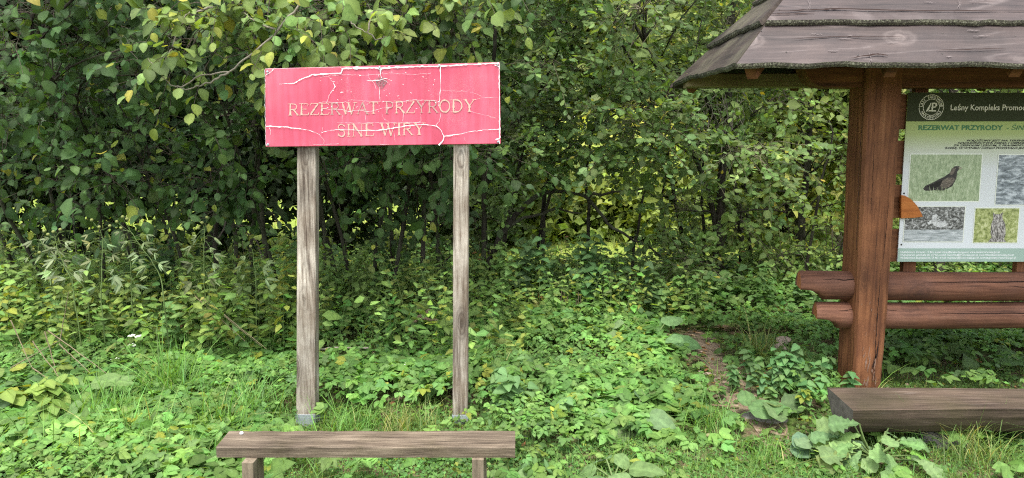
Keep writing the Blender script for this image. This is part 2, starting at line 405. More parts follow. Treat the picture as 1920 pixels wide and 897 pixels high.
def jag(pts, w, seed, step=5, j=0.8, wj=0.5):
    r = np.random.RandomState(seed); pts = np.array(pts, float); w = np.broadcast_to(np.asarray(w, float), (len(pts),))
    seg = np.linalg.norm(np.diff(pts, axis=0), axis=1); s = np.concatenate([[0], np.cumsum(seg)])
    t = np.linspace(0, s[-1], max(3, int(s[-1] / step)))
    q = np.stack([np.interp(t, s, pts[:, 0]), np.interp(t, s, pts[:, 1])], 1) + r.randn(len(t), 2) * j
    ww = np.interp(t, s, w) * np.clip(1 + r.randn(len(t)) * wj, 0.35, 2)
    return q, ww
def zc(x, y): return (480 + x / 4.0, 100 + y / 4.0)       # the enlarged crop the cracks were measured in
peel = MB()
cracks = [
 ([(170,230),(285,226),(340,195),(420,163),(500,157),(640,150),(650,120)], [2,8,14,16,12,10,9]),
 ([(640,118),(760,112),(900,110),(930,118),(960,110),(1200,100),(1370,98),(1820,74)], [14,22,20,26,18,14,13,12]),
 ([(68,120),(68,400),(72,690)], [7,6,5]), ([(75,160),(105,150),(130,122)], [10,7,8]), ([(70,116),(300,112),(640,104)], [4,3,5]),
 ([(1824,74),(1826,400),(1828,560),(1826,680)], [8,7,14,8]), ([(1790,88),(1825,100)], [10,14]),
 ([(1382,100),(1385,200),(1378,340),(1372,400)], [9,5,4,3]), ([(935,115),(938,180)], [16,4]), ([(925,255),(930,360)], [6,5]),
 ([(75,548),(200,552),(300,562),(400,580),(470,605),(510,650),(505,680)], [14,12,8,4,3,2,2]),
 ([(490,600),(540,582),(620,572),(700,575),(850,582),(950,575),(1060,556),(1180,540),(1260,535),(1350,545)], [3,4,4,4,5,9,11,9,8,9]),
 ([(1350,545),(1390,580),(1410,625),(1400,660),(1370,690)], [8,12,24,14,22]), ([(1410,622),(1500,612),(1600,590),(1720,575),(1822,570)], [12,8,5,4,9]),
 ([(1390,280),(1560,285),(1640,300),(1690,325)], [3,3,3,2]), ([(1640,350),(1700,335),(1820,330)], [4,3,3]), ([(1600,435),(1720,465),(1800,485)], [2,2,2]),
 ([(830,205),(905,205),(985,190)], [6,10,6]), ([(960,200),(990,220)], [4,6]), ([(840,150),(850,190),(890,230),(900,270)], [3,3,3,2]),
 ([(545,180),(575,215),(595,255),(555,300),(530,370)], [2,3,8,4,3]), ([(490,600),(500,560)], [2,2]),
 ([(470,372),(530,366),(640,372),(720,350),(790,356),(880,362),(960,360),(1060,372),(1150,352),(1280,352),(1360,356)], [2,4,3,4,3,4,3,3,5,4,3]),
 ([(500,415),(560,425),(640,420),(700,440),(760,425),(850,440),(960,410),(1040,400),(1080,380)], [4,5,4,6,5,6,4,3,3]),
 ([(645,465),(648,520)], [3,2]), ([(820,465),(825,510)], [3,2]), ([(945,460),(955,490),(1000,518)], [3,4,2]), ([(1105,450),(1100,510)], [5,3]), ([(1235,450),(1238,510),(1200,525)], [5,4,3]),
 ([(1385,450),(1375,510),(1350,540)], [4,5,6]), ([(610,520),(760,524),(900,522),(1080,520),(1240,520)], [2,3,2,4,5]),
 ([(1035,600),(1045,665)], [5,3]), ([(430,686),(520,682),(620,680)], [3,4,3]), ([(930,686),(1000,684)], [5,3]), ([(75,690),(100,692)], [10,4]), ([(1800,650),(1826,640)], [10,14]),
 ([(480,180),(640,160),(820,165),(1000,150),(1180,160),(1310,150)], [2,1.5,2,1.5,3,2]), ([(1565,630),(1566,655)], [2,2]), ([(100,560),(115,600),(105,610)], [8,4,3])]
for i, (pt, w) in enumerate(cracks):
    q, ww = jag([zc(*p) for p in pt], [max(0.8, x * (0.55 if max(w) > 7 else 0.26)) / 4.0 for x in w], i, 4, 0.35, 0.45)
    peel.add(*ribbon(q, ww, SY - 0.004 - 0.00006 * i))
r_ = np.random.RandomState(9)
for i in range(60):                                         # loose flakes in the crazed middle
    x, y = zc(r_.uniform(450, 1400), r_.choice([r_.uniform(140, 200), r_.uniform(350, 440), r_.uniform(180, 350)]))
    l = r_.uniform(1, 5); an = r_.uniform(0, 3.14)
    peel.add(*ribbon([(x, y), (x + l * math.cos(an), y + l * math.sin(an) * 0.5)], r_.uniform(0.3, 1.0), SY - 0.0068 - 0.000004 * i))
peel.build('peeled_paint', M['white_paint'], sign)['kind'] = 'stuff'
# serif capitals: strokes in a unit-high box (x, y up), 't' thick / 'n' thin, feet marked with serifs
def arc(cx, cy, rx, ry, a0, a1, n=12): return [(cx + rx * math.cos(math.radians(a0 + (a1 - a0) * i / n)), cy + ry * math.sin(math.radians(a0 + (a1 - a0) * i / n))) for i in range(n + 1)]
TK, TN, SF = 0.15, 0.06, 0.045
GL = {
 'R': (0.78, [([(0.16,0),(0.16,1)],TK),([(0.16,0.97),(0.4,0.97)]+arc(0.4,0.735,0.2,0.235,90,-90)+[(0.16,0.5)],0.09),([(0.36,0.5),(0.7,0.02)],0.13)], [(0.16,0),(0.1,1),(0.72,0)]),
 'E': (0.7, [([(0.16,0),(0.16,1)],TK),([(0.16,0.97),(0.6,0.97),(0.6,0.8)],TN),([(0.16,0.52),(0.5,0.52)],TN),([(0.16,0.03),(0.63,0.03),(0.66,0.22)],TN)], [(0.16,0),(0.12,1)]),
 'Z': (0.7, [([(0.08,0.8),(0.09,0.97),(0.62,0.97)],TN),([(0.6,0.96),(0.07,0.04)],0.13),([(0.06,0.03),(0.63,0.03),(0.65,0.22)],TN)], []),
 'W': (1.08, [([(0.08,1),(0.33,0)],TK),([(0.33,0.02),(0.54,0.9)],TN),([(0.5,1),(0.73,0)],TK),([(0.73,0.02),(0.99,1)],TN)], [(0.08,1),(0.5,1),(0.99,1)]),
 'A': (0.82, [([(0.08,0),(0.42,1)],TN),([(0.4,0.98),(0.74,0)],TK),([(0.22,0.36),(0.62,0.36)],TN)], [(0.08,0),(0.74,0)]),
 'T': (0.7, [([(0.35,0),(0.35,1)],TK),([(0.05,0.8),(0.06,0.97),(0.64,0.97),(0.65,0.8)],TN)], [(0.35,0)]),
 'P': (0.68, [([(0.16,0),(0.16,1)],TK),([(0.16,0.97),(0.38,0.97)]+arc(0.38,0.72,0.2,0.25,90,-90)+[(0.16,0.47)],0.09)], [(0.16,0),(0.1,1)]),
 'Y': (0.8, [([(0.1,1),(0.4,0.48)],TK),([(0.72,1),(0.42,0.48)],TN),([(0.4,0.5),(0.4,0)],TK)], [(0.1,1),(0.72,1),(0.4,0)]),
 'O': (0.88, [(arc(0.44,0.5,0.34,0.48,90,450,24),0.11)], []),
 'D': (0.86, [([(0.16,0),(0.16,1)],TK),([(0.16,0.97),(0.36,0.97)]+arc(0.36,0.5,0.38,0.47,90,-90,16)+[(0.16,0.03)],0.1)], [(0.12,0),(0.12,1)]),
 'S': (0.6, [([(0.5,0.78),(0.5,0.9)],TN),(arc(0.29,0.74,0.2,0.24,30,250,12)+arc(0.31,0.27,0.21,0.25,70,-160,14),0.11),([(0.08,0.08),(0.08,0.25)],TN)], []),
 'I': (0.38, [([(0.19,0),(0.19,1)],TK)], [(0.19,0),(0.19,1)]),
 'N': (0.86, [([(0.14,0),(0.14,1)],TN),([(0.1,1),(0.7,0)],TK),([(0.7,0),(0.7,1)],TN)], [(0.14,0),(0.08,1),(0.7,1)]),
 ' ': (0.4, [], [])}
def serif_line(mb_of, text, x0, yb0, x1, yb1, cap0, cap1, seed=0):
    r = np.random.RandomState(seed); tot = sum(GL[c][0] for c in text); x = 0.0; q = 0
    for c in text:
        if c != ' ': cur = MB()
        w, strokes, serifs = GL[c]
        f = (x + w / 2) / tot; cap = cap0 + (cap1 - cap0) * f; k = (x1 - x0) / tot
        def T(p): return (x0 + (x + p[0]) * k, yb0 + (yb1 - yb0) * f - p[1] * cap)
        strokes = strokes + [([(sx - 0.13, sy + (0.02 if sy < 0.5 else -0.02)), (sx + 0.13, sy + (0.02 if sy < 0.5 else -0.02))], SF) for sx, sy in serifs]
        for pts, wd in strokes:
            pp, ww = jag([T(p) for p in pts], wd * cap * 0.85, seed + q, 2.0, 0.12, 0.25)
            cur.add(*ribbon(pp, ww, SY - 0.0022 - 0.00001 * (q % 90))); q += 1
        if c != ' ': cur.build('letter', mb_of(f), sign)
        x += w
cream, grey = M['letter'], M['letter_grey']
serif_line(lambda f: grey if (0.2 < f < 0.8 and rs.rand() < 0.55) else cream, 'REZERWAT PRZYRODY', 540, 217, 891, 210, 22, 24, 10)
serif_line(lambda f: cream, 'SINE WIRY', 632, 257, 797, 253, 24, 23, 300)
emb = MB()
er = np.random.RandomState(4)
ex, ey = zc(940, 218)
for i in range(60):
    a = er.uniform(0, 6.28); rr = er.uniform(0, 1) ** 0.5
    x, y = ex + 10 * rr * math.cos(a), ey + 9 * rr * math.sin(a)
    if y > ey and abs(x - ex) > 10 - (y - ey): continue
    an = er.uniform(0, 3.14); l = er.uniform(2, 5)
    emb.add(*ribbon([(x - l * math.cos(an) / 2, y - l * math.sin(an) / 2), (x, y + er.uniform(-1, 1)), (x + l * math.cos(an) / 2, y + l * math.sin(an) / 2)], er.uniform(0.5, 1.0), SY - 0.0035 - 0.00001 * i))
for k, pts in enumerate([[(-10,-6),(-9,2),(-4,8),(0,12)], [(10,-6),(9,2),(4,8),(0,12)], [(-10,-6),(-5,-9),(0,-5),(5,-9),(10,-6)]]):
    q, ww = jag([(ex + a, ey + b) for a, b in pts], 1.0, 40 + k, 2, 0.2, 0.3); emb.add(*ribbon(q, ww, SY - 0.0032 - 0.0001 * k))
o_ = emb.build('worn_emblem', plain('worn_emblem_grey', (0.2, 0.15, 0.15), 0.8, 0.4, 60), sign); o_['kind'] = 'stuff'
for k, (x, y) in enumerate([(712, 127), (824, 123), (502, 135), (933, 121), (503, 271), (934, 266)]):
    c = P(x, y, SY); an = np.arange(8) / 8 * 2 * np.pi
    ring = lambda r, y_: np.stack([c[0] + r * np.cos(an), np.full(8, y_), c[2] + r * np.sin(an)], 1)
    obj('screw', *loft([ring(0.006, SY + 0.001), ring(0.006, SY - 0.0085), ring(0.003, SY - 0.0095)]), M['zinc'], sign)
for k, (xt0, xt1, yt, xb0, xb1, yb, yfoot) in enumerate([(558.5, 592.5, 262, 555.5, 591, 778, 806), (850.5, 879, 258, 848.5, 876.5, 779, 806)]):
    yp = SY + 0.024
    t0, t1 = P(xt0, yt, yp), P(xt1, yt, yp); b0, b1 = P(xb0, yb, yp), P(xb1, yb, yp)
    wt, wb = t1[0] - t0[0], b1[0] - b0[0]; D = 0.085
    top = (t0 + t1) / 2 + [0, D / 2, 0.1]; bot = (b0 + b1) / 2 + [0, D / 2, 0]
    post = obj('post', *hewn(bot, top, wb, D, wt, D, 18, 0.003, 0.06, seed=70 + k), M['post_grey'], sign, loc=bot)
    f0 = bot.copy(); f0[2] -= 0.28; f1 = bot.copy(); f1[2] += 0.02
    mbx = MB(); w2 = wb / 2 + 0.004
    mbx.box((bot[0] - w2, yp - 0.004, -0.1), (bot[0] + w2, yp - 0.0005, bot[2] + 0.002)).box((bot[0] - w2, yp + D + 0.0005, -0.1), (bot[0] + w2, yp + D + 0.004, bot[2] + 0.002))
    mbx.box((bot[0] - w2, yp - 0.0004, bot[2] - 0.012), (bot[0] + w2, yp + D + 0.0004, bot[2] - 0.006))
    mbx.box((bot[0] - w2 + 0.01, yp + 0.01, -0.1), (bot[0] + w2 - 0.01, yp + D - 0.01, bot[2] - 0.013))
    obj('metal_foot', np.concatenate(mbx.V), mbx.F, M['zinc'], post, bevel=0.001)

# ------------------------------------------------------------------ plank bench in front of the sign
BZ = 0.40
fl, fr, rl, rr_ = G(405, 838, BZ), G(966, 838, BZ), G(430, 808, BZ), G(966, 808, BZ)
bench = thing('plank_bench', 'low narrow bench of one weathered brown plank in front of the pink sign', 'bench', ((fl[0] + fr[0]) / 2, (fl[1] + rl[1]) / 2, 0))
th = 0.046
n = 26
rings = []
br = np.random.RandomState(3)
for i in range(n):
    f = i / (n - 1)
    a, b = fl + (fr - fl) * f, rl + (rr_ - rl) * f
    w = br.randn(6) * 0.0012
    rings.append([a + [0, 0.004 + w[0], w[1] - 0.001], a + [0, w[2], -0.006], a + [0, w[2] + .001, -th], b + [0, w[3], -th], b + [0, w[3], -0.004], b + [0, -0.004, w[5]]])
obj('seat', *loft(rings), M['bench_wood'], bench)
def leg(p0, p1, w, d, name='leg', seed=0):
    V, F = hewn(p0, p1, w, d, w, d, 6, 0.004, 0.06, seed=seed)
    return obj(name, V, F, M['leg_wood'], bench)
yb = (fl[1] + rl[1]) / 2
xl = P(478, 862, fl[1])[0]; xr = P(896, 862, fl[1])[0]
xl = P(464, 877, fl[1] - 0.05)[0]; xr = P(896, 877, fl[1] - 0.02)[0]
leg((xl - 0.004, fl[1] + 0.012, -0.1), (xl, fl[1] + 0.014, BZ - th - 0.001), 0.046, 0.13, seed=1)
leg((P(512, 862, rl[1])[0], rl[1] - 0.035, BZ - th - 0.035), (P(512, 862, rl[1])[0], rl[1] - 0.035, BZ - th - 0.001), 0.03, 0.05, 'cleat', seed=2)
leg((xr, fl[1] + 0.03, -0.1), (xr, fl[1] + 0.03, BZ - th - 0.001), 0.047, 0.1, seed=3)
leg((xr + 0.01, rl[1] + 0.03, -0.1), (xr + 0.0, rl[1] - 0.03, BZ - th - 0.001), 0.05, 0.05, seed=4)
bp = G(453, 815, BZ)
snail = thing('snail', 'tiny white snail shell on the mossy end of the plank bench', 'snail', bp)
an = np.arange(8) / 8 * 2 * np.pi
obj('shell', *loft([np.stack([bp[0] + r * np.cos(an), bp[1] + r * np.sin(an), np.full(8, bp[2] + h)], 1) for r, h in ((0.004, 0), (0.0085, 0.004), (0.0075, 0.009), (0.003, 0.0125))]), M['white_paint'], snail, smooth=True)

# ------------------------------------------------------------------ half-log bench and its stone
LZ = 0.255
lf, lr = G(1600, 769, LZ), G(1551, 728, LZ)
lx1 = 4.6
lb = thing('half_log_bench', 'thick dark half log bench resting on a stone below the information board', 'bench', ((lf[0] + lx1) / 2, (lf[1] + lr[1]) / 2, 0))
yc, hw = (lf[1] + lr[1]) / 2, (lr[1] - lf[1]) / 2
secu = [(-1, 0.0), (-0.985, -0.05), (-0.95, -0.27), (-0.83, -0.55), (-0.6, -0.82), (-0.2, -1.0), (0.3, -0.96), (0.7, -0.66), (0.93, -0.33), (1, -0.04), (0.985, 0.0), (0.5, 0.012), (0, 0.008), (-0.5, 0.004)]
rings = []
lrn = np.random.RandomState(8); wob = np.cumsum(lrn.randn(40, len(secu)) * 0.006, 0)
for i in range(40):
    f = i / 39
    q = []
    for j, (u, v) in enumerate(secu):
        xs = lr[0] + (lf[0] - lr[0]) * (1 - (u + 1) / 2) if True else 0
        x = xs + (lx1 - xs) * f - 0.012 * (v if i == 0 else 0)
        k = 1 + wob[i, j] * 0.5
        q.append((x, yc + u * hw * k, LZ + v * 0.175 * k + 0.004 * math.sin(f * 9 + u)))
    rings.append(q)
V, F = loft(rings, caps=False)
body = obj('seat', V, F, M['log_wood'], lb)
MB().add(rings[0], [tuple(range(len(secu)))]).build('cut_end', M['log_end'], lb)
MB().add(rings[-1], [tuple(range(len(secu)))[::-1]]).build('cut_end', M['log_end'], lb)
def rock(name, label, c, r, seed, mat, cat='stone', group=None):
    R = np.random.RandomState(seed); t_ = thing(name, label, cat, (c[0], c[1], c[2]), group)
    rings = []; ph = R.uniform(0, 6, 6)
    for i in range(9):
        la = -1.2 + 2.7 * i / 8; ring = []
        for j in range(14):
            lo = j / 14 * 2 * math.pi
            k = 1 + 0.1 * math.sin(2 * lo + ph[0]) + 0.07 * math.sin(3 * lo + ph[1] + la) + 0.05 * math.sin(5 * lo + 3 * la + ph[2])
            ring.append((c[0] + r[0] * k * math.cos(la) * math.cos(lo), c[1] + r[1] * k * math.cos(la) * math.sin(lo), c[2] + r[2] * k * math.sin(la)))
        rings.append(ring)
    obj('stone', *loft(rings), mat, t_, smooth=True); return t_
sc_ = G(1772, 826, 0.03)
rock('rock', 'rounded grey stone wedged under the dark half log bench', (sc_[0], sc_[1] + 0.04, 0.0), (0.125, 0.15, 0.09), 1, M['stone'])
rock('rock', 'flat reddish stone lying on the bare path near the shelter post', (*G(1328, 707)[:2], 0.0), (0.035, 0.03, 0.03), 2, plain('reddish_stone', (0.33, 0.24, 0.19), 0.9, 0.3, 20, bstr=0.5))
rock('rock', 'flat grey stone set flush in the bare path beside the nettles', (*G(1432, 782)[:2], -0.01), (0.14, 0.09, 0.035), 3, M['stone'])
# ------------------------------------------------------------------ timber shelter
PY = 4.75
b0, b1, t0, t1 = P(1600, 722, PY), P(1653, 722, PY), P(1625, 165, PY), P(1693, 165, PY)
lean = ((t0 + t1) / 2 - (b0 + b1) / 2)[0] / (t0[2] - b0[2])
def xpost(z, side):
    a, b = (b0, t0) if side == 0 else (b1, t1)
    return a[0] + (b[0] - a[0]) * (z - a[2]) / (b[2] - a[2])
XC = 3.45                                                   # middle of the shelter, right of the picture
shelter = thing('timber_shelter', 'red brown log shelter with a purplish hipped board roof over the information board', 'shelter', ((b0[0] + b1[0]) / 2, 5.0, 0))
D = 0.26
ZT = P(1650, 128, PY)[2]
def post_ring(z, seed_r, mirror=False):
    xa, xb = xpost(z, 0), xpost(z, 1)
    w = seed_r * 0.004
    q = [(xa + 0.012 + w[0], PY), (xb - 0.012 + w[1], PY + 0.001), (xb + w[2], PY + 0.015), (xb + w[3], PY + D - 0.01), (xb - 0.015, PY + D), (xa + 0.015, PY + D), (xa + w[4], PY + D - 0.02), (xa + w[5], PY + 0.05), (xa + w[6], PY + 0.02)]
    return [((2 * XC - x) if mirror else x, y, z) for x, y in q]
pr = np.random.RandomState(12)
wv = np.cumsum(pr.randn(30, 9) * 0.35, 0); wv -= np.linspace(0, 1, 30)[:, None] * wv[-1]
zs = np.linspace(-0.1, ZT, 30)
V, F = loft([post_ring(z, wv[i]) for i, z in enumerate(zs)])
post = obj('post', V, F, M['red_post'], shelter)
V, F = loft([post_ring(z, wv[::-1][i], True) for i, z in enumerate(zs)])
obj('post', V, [f[::-1] for f in F], M['red_post'], shelter)
# long drying splits in the front of the post, as thin flat dark strips on its face
def split_strip(pts, w, name='split'):
    q, ww = jag(pts, w, int(pts[0][0]), 6, 0.4, 0.3)
    V, F = ribbon(q, ww, PY - 0.004)
    return V, F
gm = MB()
for pts, w in [([(1652, 505), (1648, 560), (1642, 640), (1640, 715)], [0.6, 1.4, 1.2, 0.8]), ([(1618, 200), (1610, 330), (1606, 470)], [0.5, 1.2, 0.6]),
               ([(1668, 340), (1662, 430), (1655, 500)], [0.4, 0.8, 0.4]), ([(1640, 230), (1637, 330), (1633, 400)], [0.4, 0.7, 0.3]), ([(1636, 690), (1645, 660), (1648, 640)], [2.5, 3, 1])]:
    gm.add(*split_strip(pts, w))
gm.build('drying_split', plain('dark_split', (0.02, 0.009, 0.006), 0.95, 0.2, 40, bstr=0), post)
gz_ = MB()
for i in range(26):                                         # pale chips and bare wood low on the post
    x, y = pr.uniform(1612, 1645), pr.uniform(560, 722)
    l = pr.uniform(4, 26) if y > 640 else pr.uniform(2, 7)
    q, ww = jag([(x, y), (x - l * 0.06, y + l / 2), (x - l * 0.12, min(y + l, 724))], [0.5, pr.uniform(0.8, 3.0) if y > 640 else 0.8, 0.4], i, 3, 0.4, 0.4)
    gz_.add(*ribbon(q, ww, PY - 0.0062 - 0.00002 * i))
o_ = gz_.build('bare_wood', plain('bare_pale_wood', (0.2, 0.12, 0.085), 0.9, 0.4, 60, bstr=0), post); o_['kind'] = 'stuff'
# rails: two peeled logs notched through the posts, with undercut ends
def rail(tipx, y0, y1, seed, under, rt):
    Yc = PY + 0.135
    zt, zb = P(1760, y0, Yc - 0.02)[2], P(1760, y1, Yc - 0.06)[2]
    r = (zt - zb) / 2; zc_ = (zt + zb) / 2
    x0 = P(tipx, (y0 + y1) / 2, Yc - 0.05)[0]; x1 = 2 * XC - x0
    R = np.random.RandomState(seed); k = 20; an = np.arange(k) / k * 2 * np.pi
    base = 1 + R.randn(k) * 0.008
    xs = np.concatenate([[0, 0.012, 0.05, 0.1, under - 0.03, under - 0.008, under + 0.008, under + 0.05], np.linspace(under + 0.15, x1 - x0, 26)])
    rings = []
    for i, d in enumerate(xs):
        rr = r * base * (0.93 if i == 0 else 1) * (1 + R.randn(k) * 0.004)
        y = Yc + np.cos(an) * rr; z = zc_ + np.sin(an) * rr + 0.006 * math.sin(d * 2.1 + seed)
        if d < under:
            lim = zc_ - r * (0.12 + 0.62 * max(0.0, (d / under)) ** 2.2)
            z = np.maximum(z, lim)
        rings.append(np.stack([np.full(k, x0 + d) + 0.02 * np.cos(an) * (i == 0), y, z], 1))
    V, F = loft(rings, caps=False)
    o = obj('rail', V, F, M['red_rail'], shelter, smooth=True)
    MB().add(rings[0], [tuple(range(k))[::-1]]).build('cut_end', M['cut_end'], o)
    MB().add(rings[-1], [tuple(range(k))]).build('cut_end', M['cut_end'], o)
    cr = MB()                                                # drying crack along the log
    for zz, xa, xb in ((0.55, 0.12, 0.5), (0.42, 0.75, 2.0), (0.2, 1.3, 1.9)):
        m = 24; X = x0 + np.linspace(xa, xb, m); th = zz + np.cumsum(R.randn(m) * 0.025)
        w = 0.006 * np.sin(np.linspace(0, 3.14, m)) + 0.001
        Yr = Yc - np.cos(th) * (r * 1.012 + 0.001); Zr = zc_ + np.sin(th) * (r * 1.012 + 0.001) + 0.006 * np.sin((X - x0) * 2.1 + seed)
        Vc = np.concatenate([np.stack([X, Yr, Zr + w / 2], 1), np.stack([X, Yr, Zr - w / 2], 1)])
        cr.add(Vc, [(j, j + 1, m + j + 1, m + j) for j in range(m - 1)])
    cr.build('drying_split', bpy.data.materials['dark_split'], o)
    return o
rail(1503, 510, 566, 21, 0.145, 0)
rail(1534, 567, 619, 22, 0.135, 0)
# plate beam with a curved console end, rear plate of bare wood, uprights, back boards
BY = PY + 0.05
zb_, zt_ = P(1760, 164, BY)[2], ZT + 0.012
x0b, x1b = P(1506, 150, BY)[0], 2 * XC - P(1506, 150, BY)[0]
prof = [(0.0, zt_), (0.02, zt_ - 0.05), (0.05, zb_ + 0.035), (0.1, zb_ + 0.008), (0.15, zb_)]
poly = [(x0b + d, z) for d, z in prof] + [(x1b - d, z) for d, z in prof[::-1]]
V = [(x, BY, z) for x, z in poly] + [(x, BY + 0.15, z) for x, z in poly]; k = len(poly)
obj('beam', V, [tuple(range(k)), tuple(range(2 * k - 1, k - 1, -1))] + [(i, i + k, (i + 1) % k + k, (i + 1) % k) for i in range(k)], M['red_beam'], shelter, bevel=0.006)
RY = 5.5
rz0, rz1 = P(1300, 164, RY)[2], P(1300, 137, RY)[2]
V, F = hewn((P(1288, 150, RY)[0], RY + 0.06, (rz0 + rz1) / 2), (2 * XC - P(1288, 150, RY)[0], RY + 0.06, (rz0 + rz1) / 2), 0.12, rz1 - rz0, 0.12, rz1 - rz0, 12, 0.006, 0.15, yaxis=(0, 0, 1), seed=31)
obj('eave_plate', V, F, M['raw_wood'], shelter)
for xa in (1703, 1916):
    xq = P(xa, 500, PY + 0.22)[0]
    V, F = hewn((xq, PY + 0.23, P(1760, 540, PY + .2)[2]), (xq + 0.01, PY + 0.23, zb_ + 0.02), 0.085, 0.05, 0.085, 0.05, 6, 0.003, 0.08, seed=xa)
    obj('upright', V, F, M['red_post'], shelter)
IY = PY + 0.135                                              # front face of the information panel
for i, (ya, yb_) in enumerate([(177, 243), (264, 327), (347, 409), (430, 491)]):
    za, zb2 = P(1695, ya, IY + 0.02)[2], P(1695, yb_, IY + 0.02)[2]
    xl_ = xpost((za + zb2) / 2, 1) - 0.03
    V, F = hewn((xl_, IY + 0.035, (za + zb2) / 2), (2 * XC - xl_, IY + 0.035, (za + zb2) / 2), 0.03, za - zb2, 0.03, za - zb2, 10, 0.003, 0.06, yaxis=(0, 0, 1), seed=50 + i)
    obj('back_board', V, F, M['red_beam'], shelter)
wedge = [(1690, 366), (1697, 367), (1709, 374), (1720, 386), (1727, 398), (1731, 407), (1712, 409), (1690, 410)]
V = [P(x, y, IY - 0.03) for x, y in wedge]; V += [v + np.array([0, 0.026, 0]) for v in V]; k = len(wedge)
o_ = obj('bracket', V, [tuple(range(k))[::-1], tuple(range(k, 2 * k))] + [((i + 1) % k, (i + 1) % k + k, i + k, i) for i in range(k)], M['orange_wood'], shelter, bevel=0.003)
o_['label'] = 'bright orange brown curved board end in front of the panel'

# roof: overlapping live-edged boards on four slopes
EF, ER = 4.15, 5.78
Zf, Zr = P(1385, 128, EF)[2], P(1265, 163, ER)[2]
X0f, X0r = P(1385, 128, EF)[0], P(1265, 163, ER)[0]
HR, AR = 0.81, 0.76
apexL = np.array([(X0f + X0r) / 2 + AR, (EF + ER) / 2, (Zf + Zr) / 2 + HR]); apexR = apexL.copy(); apexR[0] = 2 * XC - apexL[0]
cFL, cFR = np.array([X0f, EF, Zf]), np.array([2 * XC - X0f, EF, Zf])
cRL, cRR = np.array([X0r, ER, Zr]), np.array([2 * XC - X0r, ER, Zr])
def slope_board(L0, L1, R0, R1, ta, tb, lift, th, mat, seed, wav, nn=44, over=0.0):
    R = np.random.RandomState(seed)
    nrm = unit(np.cross(R0 - L0, (L1 + R1 - L0 - R0)))
    if nrm[2] < 0: nrm = -nrm
    wv1 = np.convolve(R.randn(nn + 12), np.ones(7) / 7, 'same')[6:nn + 6] * wav * 2.0 + np.convolve(R.randn(nn + 4), np.ones(2) / 2, 'same')[2:nn + 2] * wav * 0.3
    rings = []
    for i in range(nn):
        f = i / (nn - 1); f = -over + f * (1 + 2 * over)
        def pt(t): return (L0 + (L1 - L0) * t) * (1 - f) + (R0 + (R1 - R0) * t) * f
        a, b, m = pt(ta + wv1[i]), pt(tb), pt(ta + (tb - ta) * 0.4)
        cup = 0.004 * math.sin(i * 0.7 + seed)
        rings.append([a + nrm * (lift), a + nrm * (lift + th * 0.55), a + nrm * (lift + th) + (b - a) * 0.02, m + nrm * (lift * 0.6 + th + cup), b + nrm * th, b, m + nrm * lift * 0.5])
    V, F = loft(rings)
    o = obj('roof_board', V, F, mat, shelter)
    o.data.materials.append(M['lichen'])
    k = 7
    for p in o.data.polygons:
        vi = set(v % k for v in p.vertices)
        if len(p.vertices) == 4 and vi in ({0, 1}, {1, 2}): p.material_index = 1
    return o
RT = 0.03
bands = [(0.0, 0.36, 0.0), (0.285, 0.66, 0.034), (0.575, 0.93, 0.034), (0.87, 1.03, 0.034)]
for i, (ta, tb, li) in enumerate(bands):
    slope_board(cFL, apexL, cFR, apexR, ta, tb, li, RT, M['roof_x'], 60 + i, 0.01, 70, 0.004)
    slope_board(cRL, apexL, cRR, apexR, ta, tb, li, 0.032, M['roof_x'], 70 + i, 0.009, 50, 0.004)
    if i < 3:
        slope_board(cFL, apexL, cRL, apexL, ta + 0.01, tb, li, 0.03, M['roof_y'], 80 + i, 0.012, 26, 0.0)
        slope_board(cFR, apexR, cRR, apexR, ta + 0.01, tb, li, 0.03, M['roof_y'], 90 + i, 0.012, 26, 0.0)
mb = MB()
ridge0, ridge1 = apexL + [0, 0, 0.045], apexR + [0, 0, 0.045]
V, F = hewn(ridge0, ridge1, 0.16, 0.05, 0.16, 0.05, 8, 0.004, 0.1, yaxis=(0, 0, 1), seed=99)
obj('ridge_board', V, F, M['roof_x'], shelter)
nfl = unit(np.cross(cFR - cFL, apexL - cFL))
for i, (c, a) in enumerate([(cFL, apexL), (cRL, apexL), (cFR, apexR), (cRR, apexR)]):
    s_ = np.array([0.05 if c[0] < XC else -0.05, 0.03 if c[1] < 5 else -0.03, -0.06])
    V, F = hewn(c + (a - c) * 0.05 + s_, a + [0, 0, -0.08], 0.06, 0.08, 0.06, 0.08, 6, 0.004, 0.08, yaxis=(0, 0, 1), seed=110 + i)
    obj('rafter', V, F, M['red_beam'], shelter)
for i, x in enumerate(np.linspace(apexL[0] + 0.1, apexR[0] - 0.1, 5)):
    for c, sgn in ((cFL, 1), (cRL, -1)):
        V, F = hewn((x, c[1] + 0.08 * sgn, c[2] - 0.01), (x, apexL[1], apexL[2] - 0.09), 0.06, 0.08, 0.06, 0.08, 6, 0.004, 0.08, yaxis=(0, 0, 1), seed=120 + i)
        obj('rafter', V, F, M['red_beam'], shelter)
                                                             # nail heads on the lower front board
an = np.arange(6) / 6 * 2 * np.pi
nv = unit(np.cross(cFR - cFL, apexL - cFL)); nv = nv if nv[2] > 0 else -nv
ax1 = np.array([1.0, 0, 0]); ax2 = np.cross(nv, ax1)
for px, t in [(1420, .24), (1468, .08), (1600, .2), (1601, .06), (1755, .22), (1757, .07), (1890, .2), (1440, .52), (1450, .38), (1610, .5), (1612, .36), (1770, .5), (1771, .37)]:
    y_ = EF + (apexL[1] - EF) * t; x_ = (px - CX) / FPX * y_ * 0.985; c = np.array([x_, y_, Zf + (apexL[2] - Zf) * t]) + nv * (0.0335 if t < .3 else 0.056)
    MB().add([c + 0.0045 * (math.cos(a) * ax1 + math.sin(a) * ax2) for a in an] + [c + nv * 0.002], [((i), (i + 1) % 6, 6) for i in range(6)]).build('nail', M['nail'], shelter)

